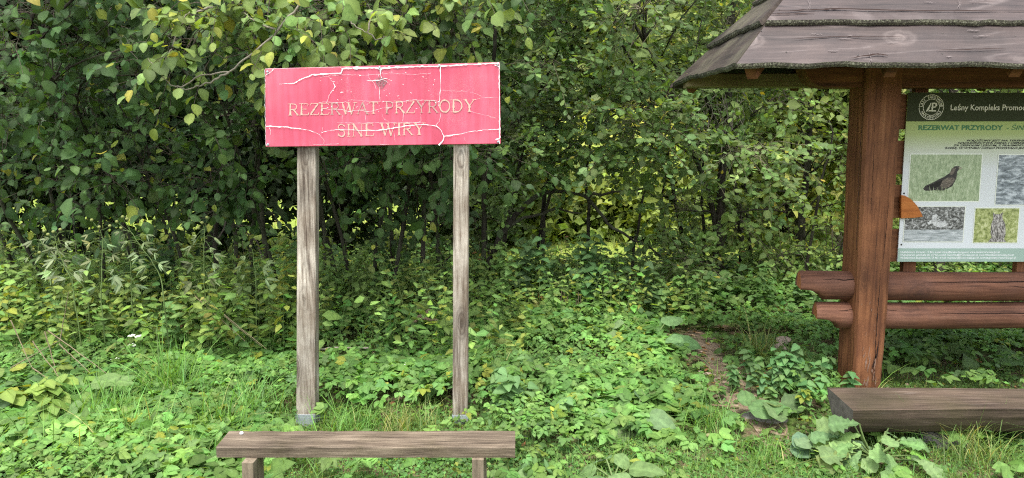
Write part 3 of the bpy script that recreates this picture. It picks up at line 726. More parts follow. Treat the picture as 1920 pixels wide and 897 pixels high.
# splits and pale scars in the two front boards that face the picture
def roof_pt(px, t, lift):
    y_ = EF + (apexL[1] - EF) * t; z_ = Zf + (apexL[2] - Zf) * t
    dep = y_ * cp - (z_ - EYE[2]) * sp
    return np.array([(px - CX) / FPX * dep, y_, z_]) + nv * lift
sl_, pa_ = MB(), MB(); R = np.random.RandomState(44)
def roof_strip(mb, pts, w, lift):
    q = np.array([[np.interp(s_, np.arange(len(pts)), [p[k] for p in pts]) for k in (0, 1)] for s_ in np.linspace(0, len(pts) - 1, 6 * len(pts))])
    q[:, 1] += R.randn(len(q)) * .0012; ww = w * np.sin(np.linspace(.25, 2.9, len(q))) * R.uniform(.5, 1.2, len(q))
    V = [roof_pt(x, t - d / 2, lift) for d in (0, 1) for x, t in zip(q[:, 0], q[:, 1] + 0)]
    V = [roof_pt(x, t - w_ / 2, lift) for x, t, w_ in zip(q[:, 0], q[:, 1], ww)] + [roof_pt(x, t + w_ / 2, lift) for x, t, w_ in zip(q[:, 0], q[:, 1], ww)]
    n_ = len(q); mb.add(V, [(i, i + 1, n_ + i + 1, n_ + i) for i in range(n_ - 1)])
for pts, w in [([(1440, .352), (1510, .365), (1560, .375), (1700, .36), (1930, .355)], .012), ([(1430, .33), (1520, .335)], .008), ([(1480, .17), (1560, .19), (1700, .185)], .006), ([(1750, .09), (1880, .1)], .006), ([(1590, .03), (1640, .06), (1660, .05)], .012)]:
    roof_strip(sl_, pts, w, .0395 if pts[0][1] < .28 else .066)
for k_ in range(16):
    x, t = R.uniform(1430, 1930), R.choice([R.uniform(.04, .25), R.uniform(.34, .6)])
    roof_strip(pa_, [(x, t), (x + R.uniform(6, 34), t + R.uniform(-.006, .006))], R.uniform(.003, .006), .0376 if t < .28 else .0616)
for x, t in [(1512, .41), (1790, .42), (1628, .03)]:
    for d in (-4, 0, 5): roof_strip(pa_, [(x + d, t + .05), (x + d * .3 + 2, t), (x + d - 1, t - .04)], .012, .0372 if t < .28 else .0612)
o_ = sl_.build('drying_split', bpy.data.materials['dark_split'], shelter); o_['kind'] = 'stuff'
o_ = pa_.build('bare_scar', plain('pale_roof_scar', (0.14, 0.115, 0.11), 0.85, 0.4, 60, bstr=0), shelter); o_['kind'] = 'stuff'

# ------------------------------------------------------------------ information board (hangs on the back boards)
def onpanel(x, y, k=0): return P(x, y, IY - 0.0012 * k)
xr_ = 4.35
def prect(x0, y0, x1, y1):                                   # rectangle between photograph points, edges upright on the panel
    a = onpanel(x0, y0); b = onpanel(x0, y1); c = onpanel(x1, y0)
    return a[0], c[0], b[2], a[2]
pxl = (P(1704, 174, IY)[0] + P(1681, 490, IY)[0]) / 2
pz1, pz0 = P(1704, 174, IY)[2], P(1681, 491, IY)[2]
info = thing('information_board', 'printed board with wildlife photographs fixed inside the timber shelter', 'board', (pxl, IY, pz0))
def prn(name, layer, poly, mat, parent=info):
    """flat print: polygon (x, z) on the panel"""
    V = [(x, IY - 0.0008 * layer, z) for x, z in poly]
    a = sum(poly[i][0] * poly[(i + 1) % len(poly)][1] - poly[(i + 1) % len(poly)][0] * poly[i][1] for i in range(len(poly)))
    idx = tuple(range(len(poly)))
    return obj(name, V, [idx if a > 0 else idx[::-1]], mat, parent)
def rect(x0, x1, z0, z1): return [(x0, z0), (x1, z0), (x1, z1), (x0, z1)]
def panel_mat():
    m, nd, ln, bs = nmat('printed_panel')
    tc = nd.new('ShaderNodeTexCoord'); sx = nd.new('ShaderNodeSeparateXYZ'); ln.new(tc.outputs['Object'], sx.inputs[0])
    mr = nd.new('ShaderNodeMapRange'); mr.inputs[1].default_value = 0.0; mr.inputs[2].default_value = pz1 - pz0; ln.new(sx.outputs[2], mr.inputs[0])
    r = ramp(nd, [(0.0, (0.66, 0.69, 0.7)), (0.55, (0.6, 0.62, 0.62)), (0.66, (0.5, 0.53, 0.42)), (0.76, (0.33, 0.4, 0.13)), (0.83, (0.29, 0.37, 0.07))]); ln.new(mr.outputs[0], r.inputs[0])
    ln.new(r.outputs[0], bs.inputs['Base Color']); bs.inputs['Roughness'].default_value = 0.3
    return m
mb = MB().box((pxl, IY, pz0), (xr_, IY + 0.008, pz1))
obj('panel', np.concatenate(mb.V), mb.F, panel_mat(), info)
HD = plain('dark_green_print', (0.038, 0.046, 0.02), 0.6, 0.05, 5, 0.15, bstr=0)
CR = plain('cream_print', (0.66, 0.64, 0.5), 0.4, 0.05, 5, bstr=0)
GR = plain('green_print', (0.04, 0.16, 0.06), 0.4, 0.05, 5, bstr=0)
BK = plain('black_print', (0.02, 0.02, 0.02), 0.4, 0.05, 5, bstr=0)
PB = plain('pale_photo_border', (0.72, 0.74, 0.64), 0.4, 0.03, 5, bstr=0)
FB = plain('grey_green_print', (0.32, 0.43, 0.36), 0.35, 0.05, 5, bstr=0)
WH = plain('white_print', (0.8, 0.82, 0.8), 0.4, 0.03, 5, bstr=0)
zh = onpanel(1704, 228)[2]
prn('header_band', 1, rect(pxl + 0.0005, xr_, zh, pz1 - 0.0005), HD)
zf0 = onpanel(1690, 466)[2]
prn('footer_band', 1, rect(pxl + 0.0005, xr_, pz0 + 0.0005, zf0), FB)
def text_geo(body, cap, shear=0.0, bold=0.0):
    cu = bpy.data.curves.new('print', 'FONT'); cu.body = body; cu.resolution_u = 2; cu.shear = shear; cu.offset = bold
    ob = bpy.data.objects.new('print', cu); C.collection.objects.link(ob)
    dg = bpy.context.evaluated_depsgraph_get()
    me = bpy.data.meshes.new_from_object(ob.evaluated_get(dg))
    v = np.array([q.co[:] for q in me.vertices]).reshape(-1, 3) if len(me.vertices) else np.zeros((0, 3))
    f = [tuple(p.vertices) for p in me.polygons]
    bpy.data.objects.remove(ob); bpy.data.curves.remove(cu); bpy.data.meshes.remove(me)
    return v * (cap / 0.72), f
def print_text(name, lines, mat, layer=2):
    mb = MB()
    for body, x, y, cap_px, width_px, shear, bold in lines:
        o = onpanel(x, y); cap = (onpanel(x, y - cap_px)[2] - o[2])
        v, f = text_geo(body, cap, shear, bold)
        if width_px: v[:, 0] *= (onpanel(x + width_px, y)[0] - o[0]) / v[:, 0].max()
        mb.add(np.stack([o[0] + v[:, 0], np.full(len(v), IY - 0.0008 * layer), o[2] + v[:, 1]], 1), f)
    return mb.build(name, mat, info)
print_text('heading', [('Leśny Kompleks Promocyjny', 1781, 207, 11, 164, 0, 0.012)], CR)
print_text('title', [('REZERWAT PRZYRODY', 1721, 244, 9, 159, 0, 0.03), ('- ŚINE WIRY', 1886, 244, 9, 82, 0.25, 0.0)], GR)
print_text('small_print', [('POŁOŻONY JEST NA TERENIE GMIN CISNA I SOLINA W', 1812, 265.5, 3.4, 208, 0.3, 0.03), ('NADLEŚNICTWA CISNA I OBRĘBIE LEŚNICTWA ZAWÓJ I ZA', 1795, 270.0, 3.4, 230, 0.3, 0.03),
  ('ZA ZESPOŁEM LEŚNYM, Z FRAGMENTAMI STARODRZEWU JODŁOWO', 1787, 274.6, 3.4, 245, 0.3, 0.03), ('RZEKĘ, W WYNIKU CZEGO POWSTAŁO JEZIORKO, ZWANE SZMARAGDOWYM', 1771, 279.5, 3.4, 270, 0.3, 0.03)], BK)
print_text('footer_print', [('Nadleśnictwo Cisna tel. 13 461, e-mail: cisna@krosno.lasy.gov.pl, www.cisna.krosno.lasy.gov.pl', 1688, 474.5, 3.6, 186, 0, 0.02),
  ('Nadleśnictwo Lutowiska tel. 13 461, e-mail: lutowiska@krosno.lasy.gov.pl, www.lutowiska.krosno.lasy.gov.pl', 1688, 479.8, 3.6, 212, 0, 0.02),
  ('Nadleśnictwo Stuposiany tel. 13 461, e-mail: stuposiany@krosno.lasy.gov.pl, www.stuposiany.krosno.lasy.gov.pl', 1688, 485.2, 3.6, 216, 0, 0.02)], WH)
# round emblem in the header
ec = onpanel(1746, 201.5); er_ = onpanel(1769.5, 201.5)[0] - ec[0]
em = MB()
def ringband(r0, r1, n=40):
    a = np.arange(n) / n * 2 * np.pi
    V = np.concatenate([np.stack([ec[0] + r * np.cos(a), np.full(n, IY - 0.0018), ec[2] + r * np.sin(a)], 1) for r in (r0, r1)])
    em.add(V, [(i, (i + 1) % n, n + (i + 1) % n, n + i) for i in range(n)])
ringband(er_ * 0.95, er_); ringband(er_ * 0.62, er_ * 0.665)
def arc_text(s, mid, span, rad, cap, flip):
    for i, ch in enumerate(s):
        if ch == ' ': continue
        a = math.radians(mid + (span * (0.5 - i / (len(s) - 1)) if not flip else span * (i / (len(s) - 1) - 0.5)))
        v, f = text_geo(ch, cap, 0, 0.03)
        if not len(v): continue
        v[:, 0] -= v[:, 0].max() / 2
        rot = a - math.pi / 2 if not flip else a + math.pi / 2
        rr = rad if not flip else rad + cap
        X = ec[0] + rr * math.cos(a) + v[:, 0] * math.cos(rot) - v[:, 1] * math.sin(rot)
        Z = ec[2] + rr * math.sin(a) + v[:, 0] * math.sin(rot) + v[:, 1] * math.cos(rot)
        em.add(np.stack([X, np.full(len(X), IY - 0.0018), Z], 1), f)
arc_text('LASY PAŃSTWOWE', 90, 165, er_ * 0.71, er_ * 0.19, False)
arc_text('NADLEŚNICTWO', 270, 120, er_ * 0.71, er_ * 0.17, True)
def el(pts): em.add([(ec[0] + er_ * x, IY - 0.0018, ec[2] + er_ * y) for x, y in pts], [tuple(range(len(pts)))])
el([(-0.42, -0.33), (-0.22, -0.33), (0.0, 0.34), (-0.08, 0.34)]); el([(-0.3, -0.33), (0.0, -0.33), (0.03, -0.22), (-0.22, -0.22)])
el([(0.02, -0.33), (0.14, -0.33), (0.14, 0.36), (0.02, 0.36)]); el([(0.14, -0.33), (0.42, -0.33), (0.36, -0.22), (0.14, -0.22)])
el([(0.14, 0.25), (0.3, 0.25), (0.36, 0.36), (0.14, 0.36)]); el([(0.3, 0.25), (0.36, 0.36), (0.47, 0.24), (0.44, 0.1), (0.34, 0.1)]); el([(0.34, 0.1), (0.44, 0.1), (0.32, -0.04), (0.14, -0.04), (0.14, 0.06), (0.28, 0.06)])
em.build('emblem', CR, info)
# printed photographs
def photo_mat(name, stops, scl, scale, band=None, ang=0.0):
    m, nd, ln, bs = nmat(name)
    tc = nd.new('ShaderNodeTexCoord'); mp = nd.new('ShaderNodeMapping'); mp.inputs['Scale'].default_value = scl; mp.inputs['Rotation'].default_value = (0, ang, 0)
    ln.new(tc.outputs['Object'], mp.inputs['Vector'])
    n = noise(nd, ln, mp.outputs[0], scale, 5, 0.7, 0.6)
    r = ramp(nd, stops); ln.new(n.outputs[0], r.inputs[0]); ln.new(r.outputs[0], bs.inputs['Base Color'])
    bs.inputs['Roughness'].default_value = 0.3
    return m
def picture(name, x0, y0, x1, y1, mat):
    xa, xb, za, zb = prect(x0, y0, x1, y1); bw = 0.006
    b = prn('photo_border', 2, rect(xa - bw, xb + bw, za - bw, zb + bw), PB)
    p = prn(name, 3, rect(xa, xb, za, zb), mat)
    return lambda u, v: (xa + (xb - xa) * u, zb + (za - zb) * v)
def shape(name, fn, pts, mat, layer=4, k=1.0, c=(.48, .52)): return prn(name, layer, [fn(c[0] + (u - c[0]) * k, c[1] + (v - c[1]) * k) for u, v in pts], mat)
gl = lambda t: tuple(t)
T1 = picture('photo_print', 1708, 290, 1841, 377, photo_mat('printed_meadow', [(0.3, (0.14, 0.2, 0.1)), (0.5, (0.3, 0.37, 0.21)), (0.7, (0.5, 0.55, 0.38))], (1.0, 1, 0.45), 60, ang=0.3))
BR = photo_mat('printed_dark_plumage', [(0.35, (0.006, 0.005, 0.005)), (0.55, (0.02, 0.016, 0.014)), (0.75, (0.11, 0.095, 0.08))], (1, 1, 2), 70, ang=0.7)
shape('printed_bird', T1, [(.22,.72),(.25,.66),(.34,.60),(.42,.53),(.5,.47),(.56,.40),(.58,.32),(.62,.27),(.67,.27),(.70,.30),(.67,.34),(.65,.39),(.65,.48),(.63,.58),(.6,.67),(.54,.72),(.48,.76),(.38,.75),(.3,.76),(.25,.76)], BR, 4, 1.08)
DKP = plain('printed_near_black', (0.008, 0.007, 0.006), .3, .2, 60, bstr=0); TAN = photo_mat('printed_tawny_feathers', [(0.35, (0.03, 0.024, 0.018)), (0.5, (0.1, 0.08, 0.06)), (0.65, (0.24, 0.2, 0.15))], (1, 1, 1.6), 120, ang=0.8)
shape('printed_wing', T1, [(.47,.55),(.53,.5),(.6,.5),(.63,.54),(.6,.62),(.55,.69),(.47,.72),(.44,.66)], TAN, 5, 1.08); shape('printed_nape', T1, [(.56,.38),(.59,.31),(.63,.3),(.62,.37),(.6,.43),(.56,.45)], TAN, 6, 1.08)
shape('printed_wing_edge', T1, [(.27,.68),(.38,.6),(.47,.54),(.44,.66),(.34,.72)], DKP, 6, 1.08); shape('printed_beak', T1, [(.665,.285),(.71,.305),(.695,.335),(.665,.315)], plain('printed_beak_grey', (.3, .28, .2), .3, .1, 60, bstr=0), 6, 1.08)
for q in range(9): u_ = .3 + .04 * q; shape('printed_grass_blade', T1, [(u_, .82), (u_ + .012, .82), (u_ + .02 * ((q % 3) - 1), .66 + .02 * (q % 4))], plain('printed_pale_grass', (.4, .46, .28), .3, .1, 60, bstr=0) if q == 0 else bpy.data.materials['printed_pale_grass'], 7)
T2 = picture('photo_print', 1873, 291, 1990, 384, photo_mat('printed_rapids', [(0.3, (0.03, 0.04, 0.045)), (0.48, (0.2, 0.23, 0.25)), (0.62, (0.5, 0.54, 0.56))], (0.7, 1, 1.8), 26, ang=0.6))
T3 = picture('photo_print', 1698, 388, 1809, 453, photo_mat('printed_dark_bank', [(0.38, (0.02, 0.02, 0.02)), (0.5, (0.13, 0.13, 0.12)), (0.62, (0.5, 0.5, 0.48))], (1, 1, 1.4), 55))
shape('printed_water', T3, [(0, .66), (1, .66), (1, 1), (0, 1)], photo_mat('printed_water', [(0.35, (0.16, 0.18, 0.18)), (0.5, (0.36, 0.39, 0.39)), (0.65, (0.6, 0.62, 0.62))], (0.25, 1, 2.2), 50))
shape('printed_bird', T3, [(.38,.46),(.45,.36),(.47,.24),(.52,.21),(.55,.27),(.52,.36),(.56,.42),(.66,.42),(.73,.47),(.70,.56),(.6,.6),(.5,.55),(.46,.47),(.4,.52)], photo_mat('printed_pale_plumage', [(0.35, (0.3, 0.3, 0.29)), (0.65, (0.7, 0.7, 0.68))], (1, 1, 1), 60), 5)
T4 = picture('photo_print', 1829, 391, 1911, 455, photo_mat('printed_forest_edge', [(0.35, (0.1, 0.13, 0.03)), (0.5, (0.32, 0.36, 0.12)), (0.68, (0.62, 0.63, 0.35))], (1, 1, 1), 40))
OW = photo_mat('printed_owl_plumage', [(0.4, (0.05, 0.045, 0.04)), (0.5, (0.25, 0.23, 0.21)), (0.6, (0.55, 0.52, 0.48))], (2.2, 1, 0.8), 60, ang=0.25)
shape('printed_owl', T4, [(.4,.12),(.46,.17),(.56,.17),(.63,.11),(.62,.24),(.64,.32),(.70,.45),(.72,.6),(.73,.78),(.70,.9),(.6,.84),(.5,.8),(.42,.86),(.38,.72),(.38,.5),(.41,.34),(.42,.24)], OW)
shape('printed_stone', T4, [(.34,.98),(.4,.86),(.52,.8),(.62,.85),(.72,.92),(.76,.98)], OW, 5)
T5 = picture('photo_print', 1932, 391, 2000, 455, M['leaf_matt'] if False else photo_mat('printed_reeds', [(0.35, (0.08, 0.1, 0.05)), (0.65, (0.4, 0.42, 0.25))], (2, 1, 0.6), 40))
for k, (x, y) in enumerate([(1695, 363), (1690, 459)]):
    c = onpanel(x, y); an8 = np.arange(8) / 8 * 2 * np.pi
    ring = lambda r, yy: np.stack([c[0] + r * np.cos(an8), np.full(8, yy), c[2] + r * np.sin(an8)], 1)
    obj('screw', *loft([ring(0.006, IY + 0.0005), ring(0.006, IY - 0.002), ring(0.004, IY - 0.003)]), M['nail'], info)
# ------------------------------------------------------------------ leaves and plants
UP = np.array([0, 0, 1.0])
def leaf_tmpl(st, w, curl=0.15, fold=0.18, wave=0.0, lobes=0.0, seed=0, across=1):
    """leaf along +x (length 1), half widths w at stations st; folded on the midrib and curled down to the tip"""
    R = np.random.RandomState(seed); V, lum = [], []
    rows = []
    for s, h in zip(st, w):
        z0 = -curl * s * s
        if h <= 1e-6:
            rows.append([len(V)]); V.append((s, 0, z0)); lum.append(1.1); continue
        row = []
        cols = np.linspace(-1, 1, 2 * across + 1)
        for c in cols:
            hh = h * (1 + (R.uniform(-lobes, lobes) if abs(c) == 1 else 0))
            z = z0 + fold * abs(c) * h - 0.5 * fold * (c * c) * h * 1.2 + (R.uniform(-1, 1) * wave if c != 0 else 0)
            row.append(len(V)); V.append((s + (0.03 * R.uniform(-1, 1) if abs(c) == 1 and lobes else 0), c * hh, z)); lum.append(1.25 if c == 0 else (1.0 if across == 1 else (1.1 if len(rows) % 2 else 0.9)) * (0.96 if abs(c) == 1 else 1.0))
        rows.append(row)
    F = []
    for a, b in zip(rows[:-1], rows[1:]):
        if len(a) == 1 and len(b) > 1: F += [(a[0], b[j], b[j + 1]) for j in range(len(b) - 1)]
        elif len(b) == 1 and len(a) > 1: F += [(a[j], b[0], a[j + 1]) for j in range(len(a) - 1)]
        elif len(a) > 1:
            for j in range(len(a) - 1): F += [(a[j], b[j], b[j + 1]), (a[j], b[j + 1], a[j + 1])]
    F = np.array(F)[:, ::-1]
    return np.array(V), F[:, [0, 2, 1]] if False else F, np.array(lum)
def fix_up(T):
    V, F, l = T
    n = np.cross(V[F[:, 1]] - V[F[:, 0]], V[F[:, 2]] - V[F[:, 0]])
    return (V, F if n[:, 2].sum() > 0 else F[:, ::-1], l)
def T(*a, **k): return fix_up(leaf_tmpl(*a, **k))
HAZEL = [T([0, .1, .32, .6, .8, .9, 1], [0, .2, .36, .38, .25, .1, 0], c, f, 0.05, 0.14, i) for i, (c, f) in enumerate([(.15, .45), (.35, .6), (.55, .3), (.25, -.3), (.45, .75)])]
WILLOW = [T([0, .25, .68, 1], [0, .2, .25, 0], c, f, 0.01, 0.0, i) for i, (c, f) in enumerate([(.1, .3), (.25, .25), (-.1, .3)])]
OVATE = [T([0, .22, .55, .82, 1], [0, .25, .27, .13, 0], c, f, 0.02, 0.06, i) for i, (c, f) in enumerate([(.1, .25), (.3, .2), (.2, .35), (-.05, .2)])]
LANCE = [T([0, .3, .7, 1], [0, .11, .09, 0], c, .3, 0.01, 0.1, i) for i, c in enumerate([.1, .35, .5])]
KITE = [(np.array([(0, 0, 0), (.45, -.32, .05), (1, 0, -.15), (.45, .32, .05)]), np.array([(0, 1, 2), (0, 2, 3)]), np.array([1.05, .97, 1.05, .97])), (np.array([(0, 0, 0), (.4, -.28, .1), (1, 0, -.3), (.5, .3, .08)]), np.array([(0, 1, 2), (0, 2, 3)]), np.array([1.05, .97, 1.05, .97]))]
OVATE_LITE = [T([0, .35, .75, 1], [0, .29, .17, 0], c, f, 0.02, 0.06, i) for i, (c, f) in enumerate([(.1, .25), (.3, .2), (.2, .35), (-.05, .2)])]
OVATE_FAR = [T([0, .42, 1], [0, .3, 0], c, f, 0.02, 0.06, i) for i, (c, f) in enumerate([(.1, .25), (.3, .2), (.2, .35), (-.05, .2)])]
CLOVER = [T([0, .6, 1], [0, .46, 0], c, .2, 0.02, 0.0, i) for i, c in enumerate([.1, .2])]
HAZEL_LITE = [T([0, .15, .5, .82, 1], [0, .25, .4, .24, 0], c, f, 0.05, 0.12, i) for i, (c, f) in enumerate([(.15, .45), (.35, .6), (.55, .3), (.25, -.3), (.45, .75)])]
HEART = [T([0, .04, .2, .45, .75, 1], [0, .3, .4, .33, .17, 0], c, .22, 0.02, 0.08, i) for i, c in enumerate([.1, .3, .2])]
st_b = [0, .04, .12, .24, .38, .52, .66, .8, .92, 1]
BURDOCK = [T(st_b, [0, .2, .31, .36, .36, .33, .28, .2, .1, 0], c, f, 0.035, 0.09, 10 + i, across=3) for i, (c, f) in enumerate([(.15, .18), (.35, .22), (.5, .1), (.25, .3)])]
ROUND = [T(st_b, [0, .28, .42, .5, .54, .55, .52, .43, .28, 0], c, f, 0.05, 0.11, 30 + i, across=3) for i, (c, f) in enumerate([(.1, .15), (.25, .2), (.2, -.1)])]
lob = [0, .08, .16, .24, .32, .4, .48, .56, .64, .72, .8, .88, .95, 1]
LOBED = [T(lob, [0, .07, .12, .1, .17, .14, .24, .21, .31, .29, .33, .28, .16, 0], c, f, 0.05, 0.2, 50 + i, across=3) for i, (c, f) in enumerate([(.3, .2), (.5, .15), (.15, .25)])]

def pal(R, n, base, vj=0.28, hj=0.12, frac=0.0, alt=(0.2, 0.22, 0.03), brown=0.0):
    c = np.tile(np.array(base, float), (n, 1)) * np.exp(R.randn(n, 1) * vj)
    c *= np.exp(R.randn(n, 3) * [hj, hj * 0.4, hj])
    k = R.rand(n) < frac; f = R.uniform(0.35, 1, (n, 1)); c[k] = (c * (1 - f) + np.array(alt) * f)[k]
    k = R.rand(n) < brown; c[k] = np.array([0.16, 0.085, 0.03]) * R.uniform(0.6, 1.3, (k.sum(), 1))
    return np.clip(c, 0.006, 0.55)
def frames(xd, nr):
    x = unit(xd); z = unit(nr - (nr * x).sum(-1, keepdims=True) * x); y = np.cross(z, x)
    return np.stack([x, y, z], -1)                          # columns
class Leaves:
    def __init__(s): s.pos, s.fr, s.sz, s.ws, s.col, s.var = [], [], [], [], [], []
    def add(s, pos, xd, nr, size, col, R, nvar, wscale=None):
        n = len(pos)
        s.pos.append(pos); s.fr.append(frames(xd, nr)); s.sz.append(np.broadcast_to(size, (n,)).astype(float)); s.col.append(col)
        s.ws.append(np.ones(n) if wscale is None else wscale); s.var.append(R.randint(0, nvar, n))
    def arr(s): return [np.concatenate(q) for q in (s.pos, s.fr, s.sz, s.ws, s.col, s.var)]
def expand(tm, pos, fr, sz, ws, col, var):
    """one triangle mesh of all leaves"""
    Vs, Fs, Cs, n0 = [], [], [], 0
    for v, (TV, TF, tl) in enumerate(tm):
        k = np.where(var == v)[0]
        if not len(k): continue
        L = TV[None] * sz[k, None, None]; L = L * np.stack([np.ones(len(k)), ws[k], np.ones(len(k))], 1)[:, None]
        W = np.einsum('nij,nvj->nvi', fr[k], L) + pos[k, None]
        Vs.append(W.reshape(-1, 3)); nv = len(TV)
        Fs.append((TF[None] + (np.arange(len(k)) * nv)[:, None, None] + n0).reshape(-1, 3)); n0 += len(k) * nv
        Cs.append((col[k, None] * tl[None, :, None]).reshape(-1, 3))
    return np.concatenate(Vs), np.concatenate(Fs), np.concatenate(Cs)
def leaf_parts(root, tm, arrs, mat, n_parts, R, foliage='foliage', margin=10, part='leaf', lite=None):
    """the n_parts leaves that show largest become parts of their own, the rest one part of kind stuff"""
    pos, fr, sz, ws, col, var = arrs
    x, y, dep = proj(pos)
    face = np.abs((fr[:, :, 2] * unit(pos - EYE)).sum(1))
    score = sz / dep * (0.35 + face) * np.where((x > -margin) & (x < 1920 + margin) & (y > -margin) & (y < 897 + margin), 1, 0) * R.uniform(0.8, 1.0, len(x))
    score *= np.where(dep < np.percentile(dep[score > 0], 55) if (score > 0).any() else 0, 1, 0.4)
    pick = np.argsort(-score)[:min(n_parts, int((score > 0).sum()))]
    rest = np.setdiff1d(np.arange(len(pos)), pick)
    rl = world_loc(root)
    # a few shared leaf meshes per shape, coloured by nearest of a small palette
    cent = col[pick][R.choice(len(pick), min(8, len(pick)), replace=False)] if len(pick) else []
    cache = {}
    for i in pick:
        ci = int(np.argmin(((cent - col[i]) ** 2).sum(1))); key = (int(var[i]), ci)
        if key not in cache:
            TV, TF, tl = tm[key[0]]
            me = make_mesh(part, TV, TF, cent[ci][None] * tl[:, None], True); me.materials.append(mat); cache[key] = me
        o = bpy.data.objects.new(part, cache[key])
        m = Matrix(((fr[i] * np.array([sz[i], sz[i] * ws[i], sz[i]]))).tolist()).to_4x4()
        m.translation = Vector((pos[i] - rl).tolist())
        o.matrix_basis = m
        link(o, root)
    if len(rest):
        V, F, Cc = expand(lite or tm, pos[rest], fr[rest], sz[rest], ws[rest], col[rest], var[rest])
        o = obj(foliage, V, F, mat, root, col=Cc, smooth=True); o['kind'] = 'stuff'
def bez(a, b, c, n):
    t = np.linspace(0, 1, n)[:, None]; return (1 - t) ** 2 * a + 2 * t * (1 - t) * b + t * t * c
def wiggle(R, p, amt):
    n = len(p); w = np.cumsum(R.randn(n, 3), 0); w -= np.linspace(0, 1, n)[:, None] * w[-1]; w[0] = 0
    return p + w * amt
def sprays(R, base, dr, L, n, size, lateral=0.8, droop=0.25, upw=0.6, toward=(0, -0.6, 0.2), jit=0.35, tipdown=0.35):
    """leafy twigs: leaves alternate on both sides of each twig; returns twig polylines and leaf arrays"""
    N = len(base); dr = unit(dr); t = (np.arange(n) + 0.6) / n
    sag = lambda t_: base[:, None] + dr[:, None] * (L[:, None] * t_)[..., None] - UP * (droop * L[:, None] * t_ ** 2)[..., None]
    pos = sag(t[None].repeat(N, 0))
    lat = unit(np.cross(dr, UP)); side = np.where((np.arange(n) % 2) == 0, 1, -1)[None, :, None] * np.where(R.rand(N) < 0.5, 1, -1)[:, None, None]
    xd = 0.6 * dr[:, None] + side * lateral * lat[:, None] - UP * tipdown + R.randn(N, n, 3) * jit
    xd[:, -1] = dr * 1.2 - UP * tipdown + R.randn(N, 3) * jit * 0.5
    nr = UP * upw + np.array(toward) + R.randn(N, n, 3) * jit
    sz = size * np.exp(R.randn(N, n) * 0.27) * (1 - 0.25 * np.abs(t - 0.5))[None]
    tw = sag(np.linspace(0, 1, 4)[None].repeat(N, 0))
    pos = pos + unit(xd) * (sz * 0.12)[..., None]
    return tw, pos.reshape(-1, 3), xd.reshape(-1, 3), nr.reshape(-1, 3), sz.reshape(-1)
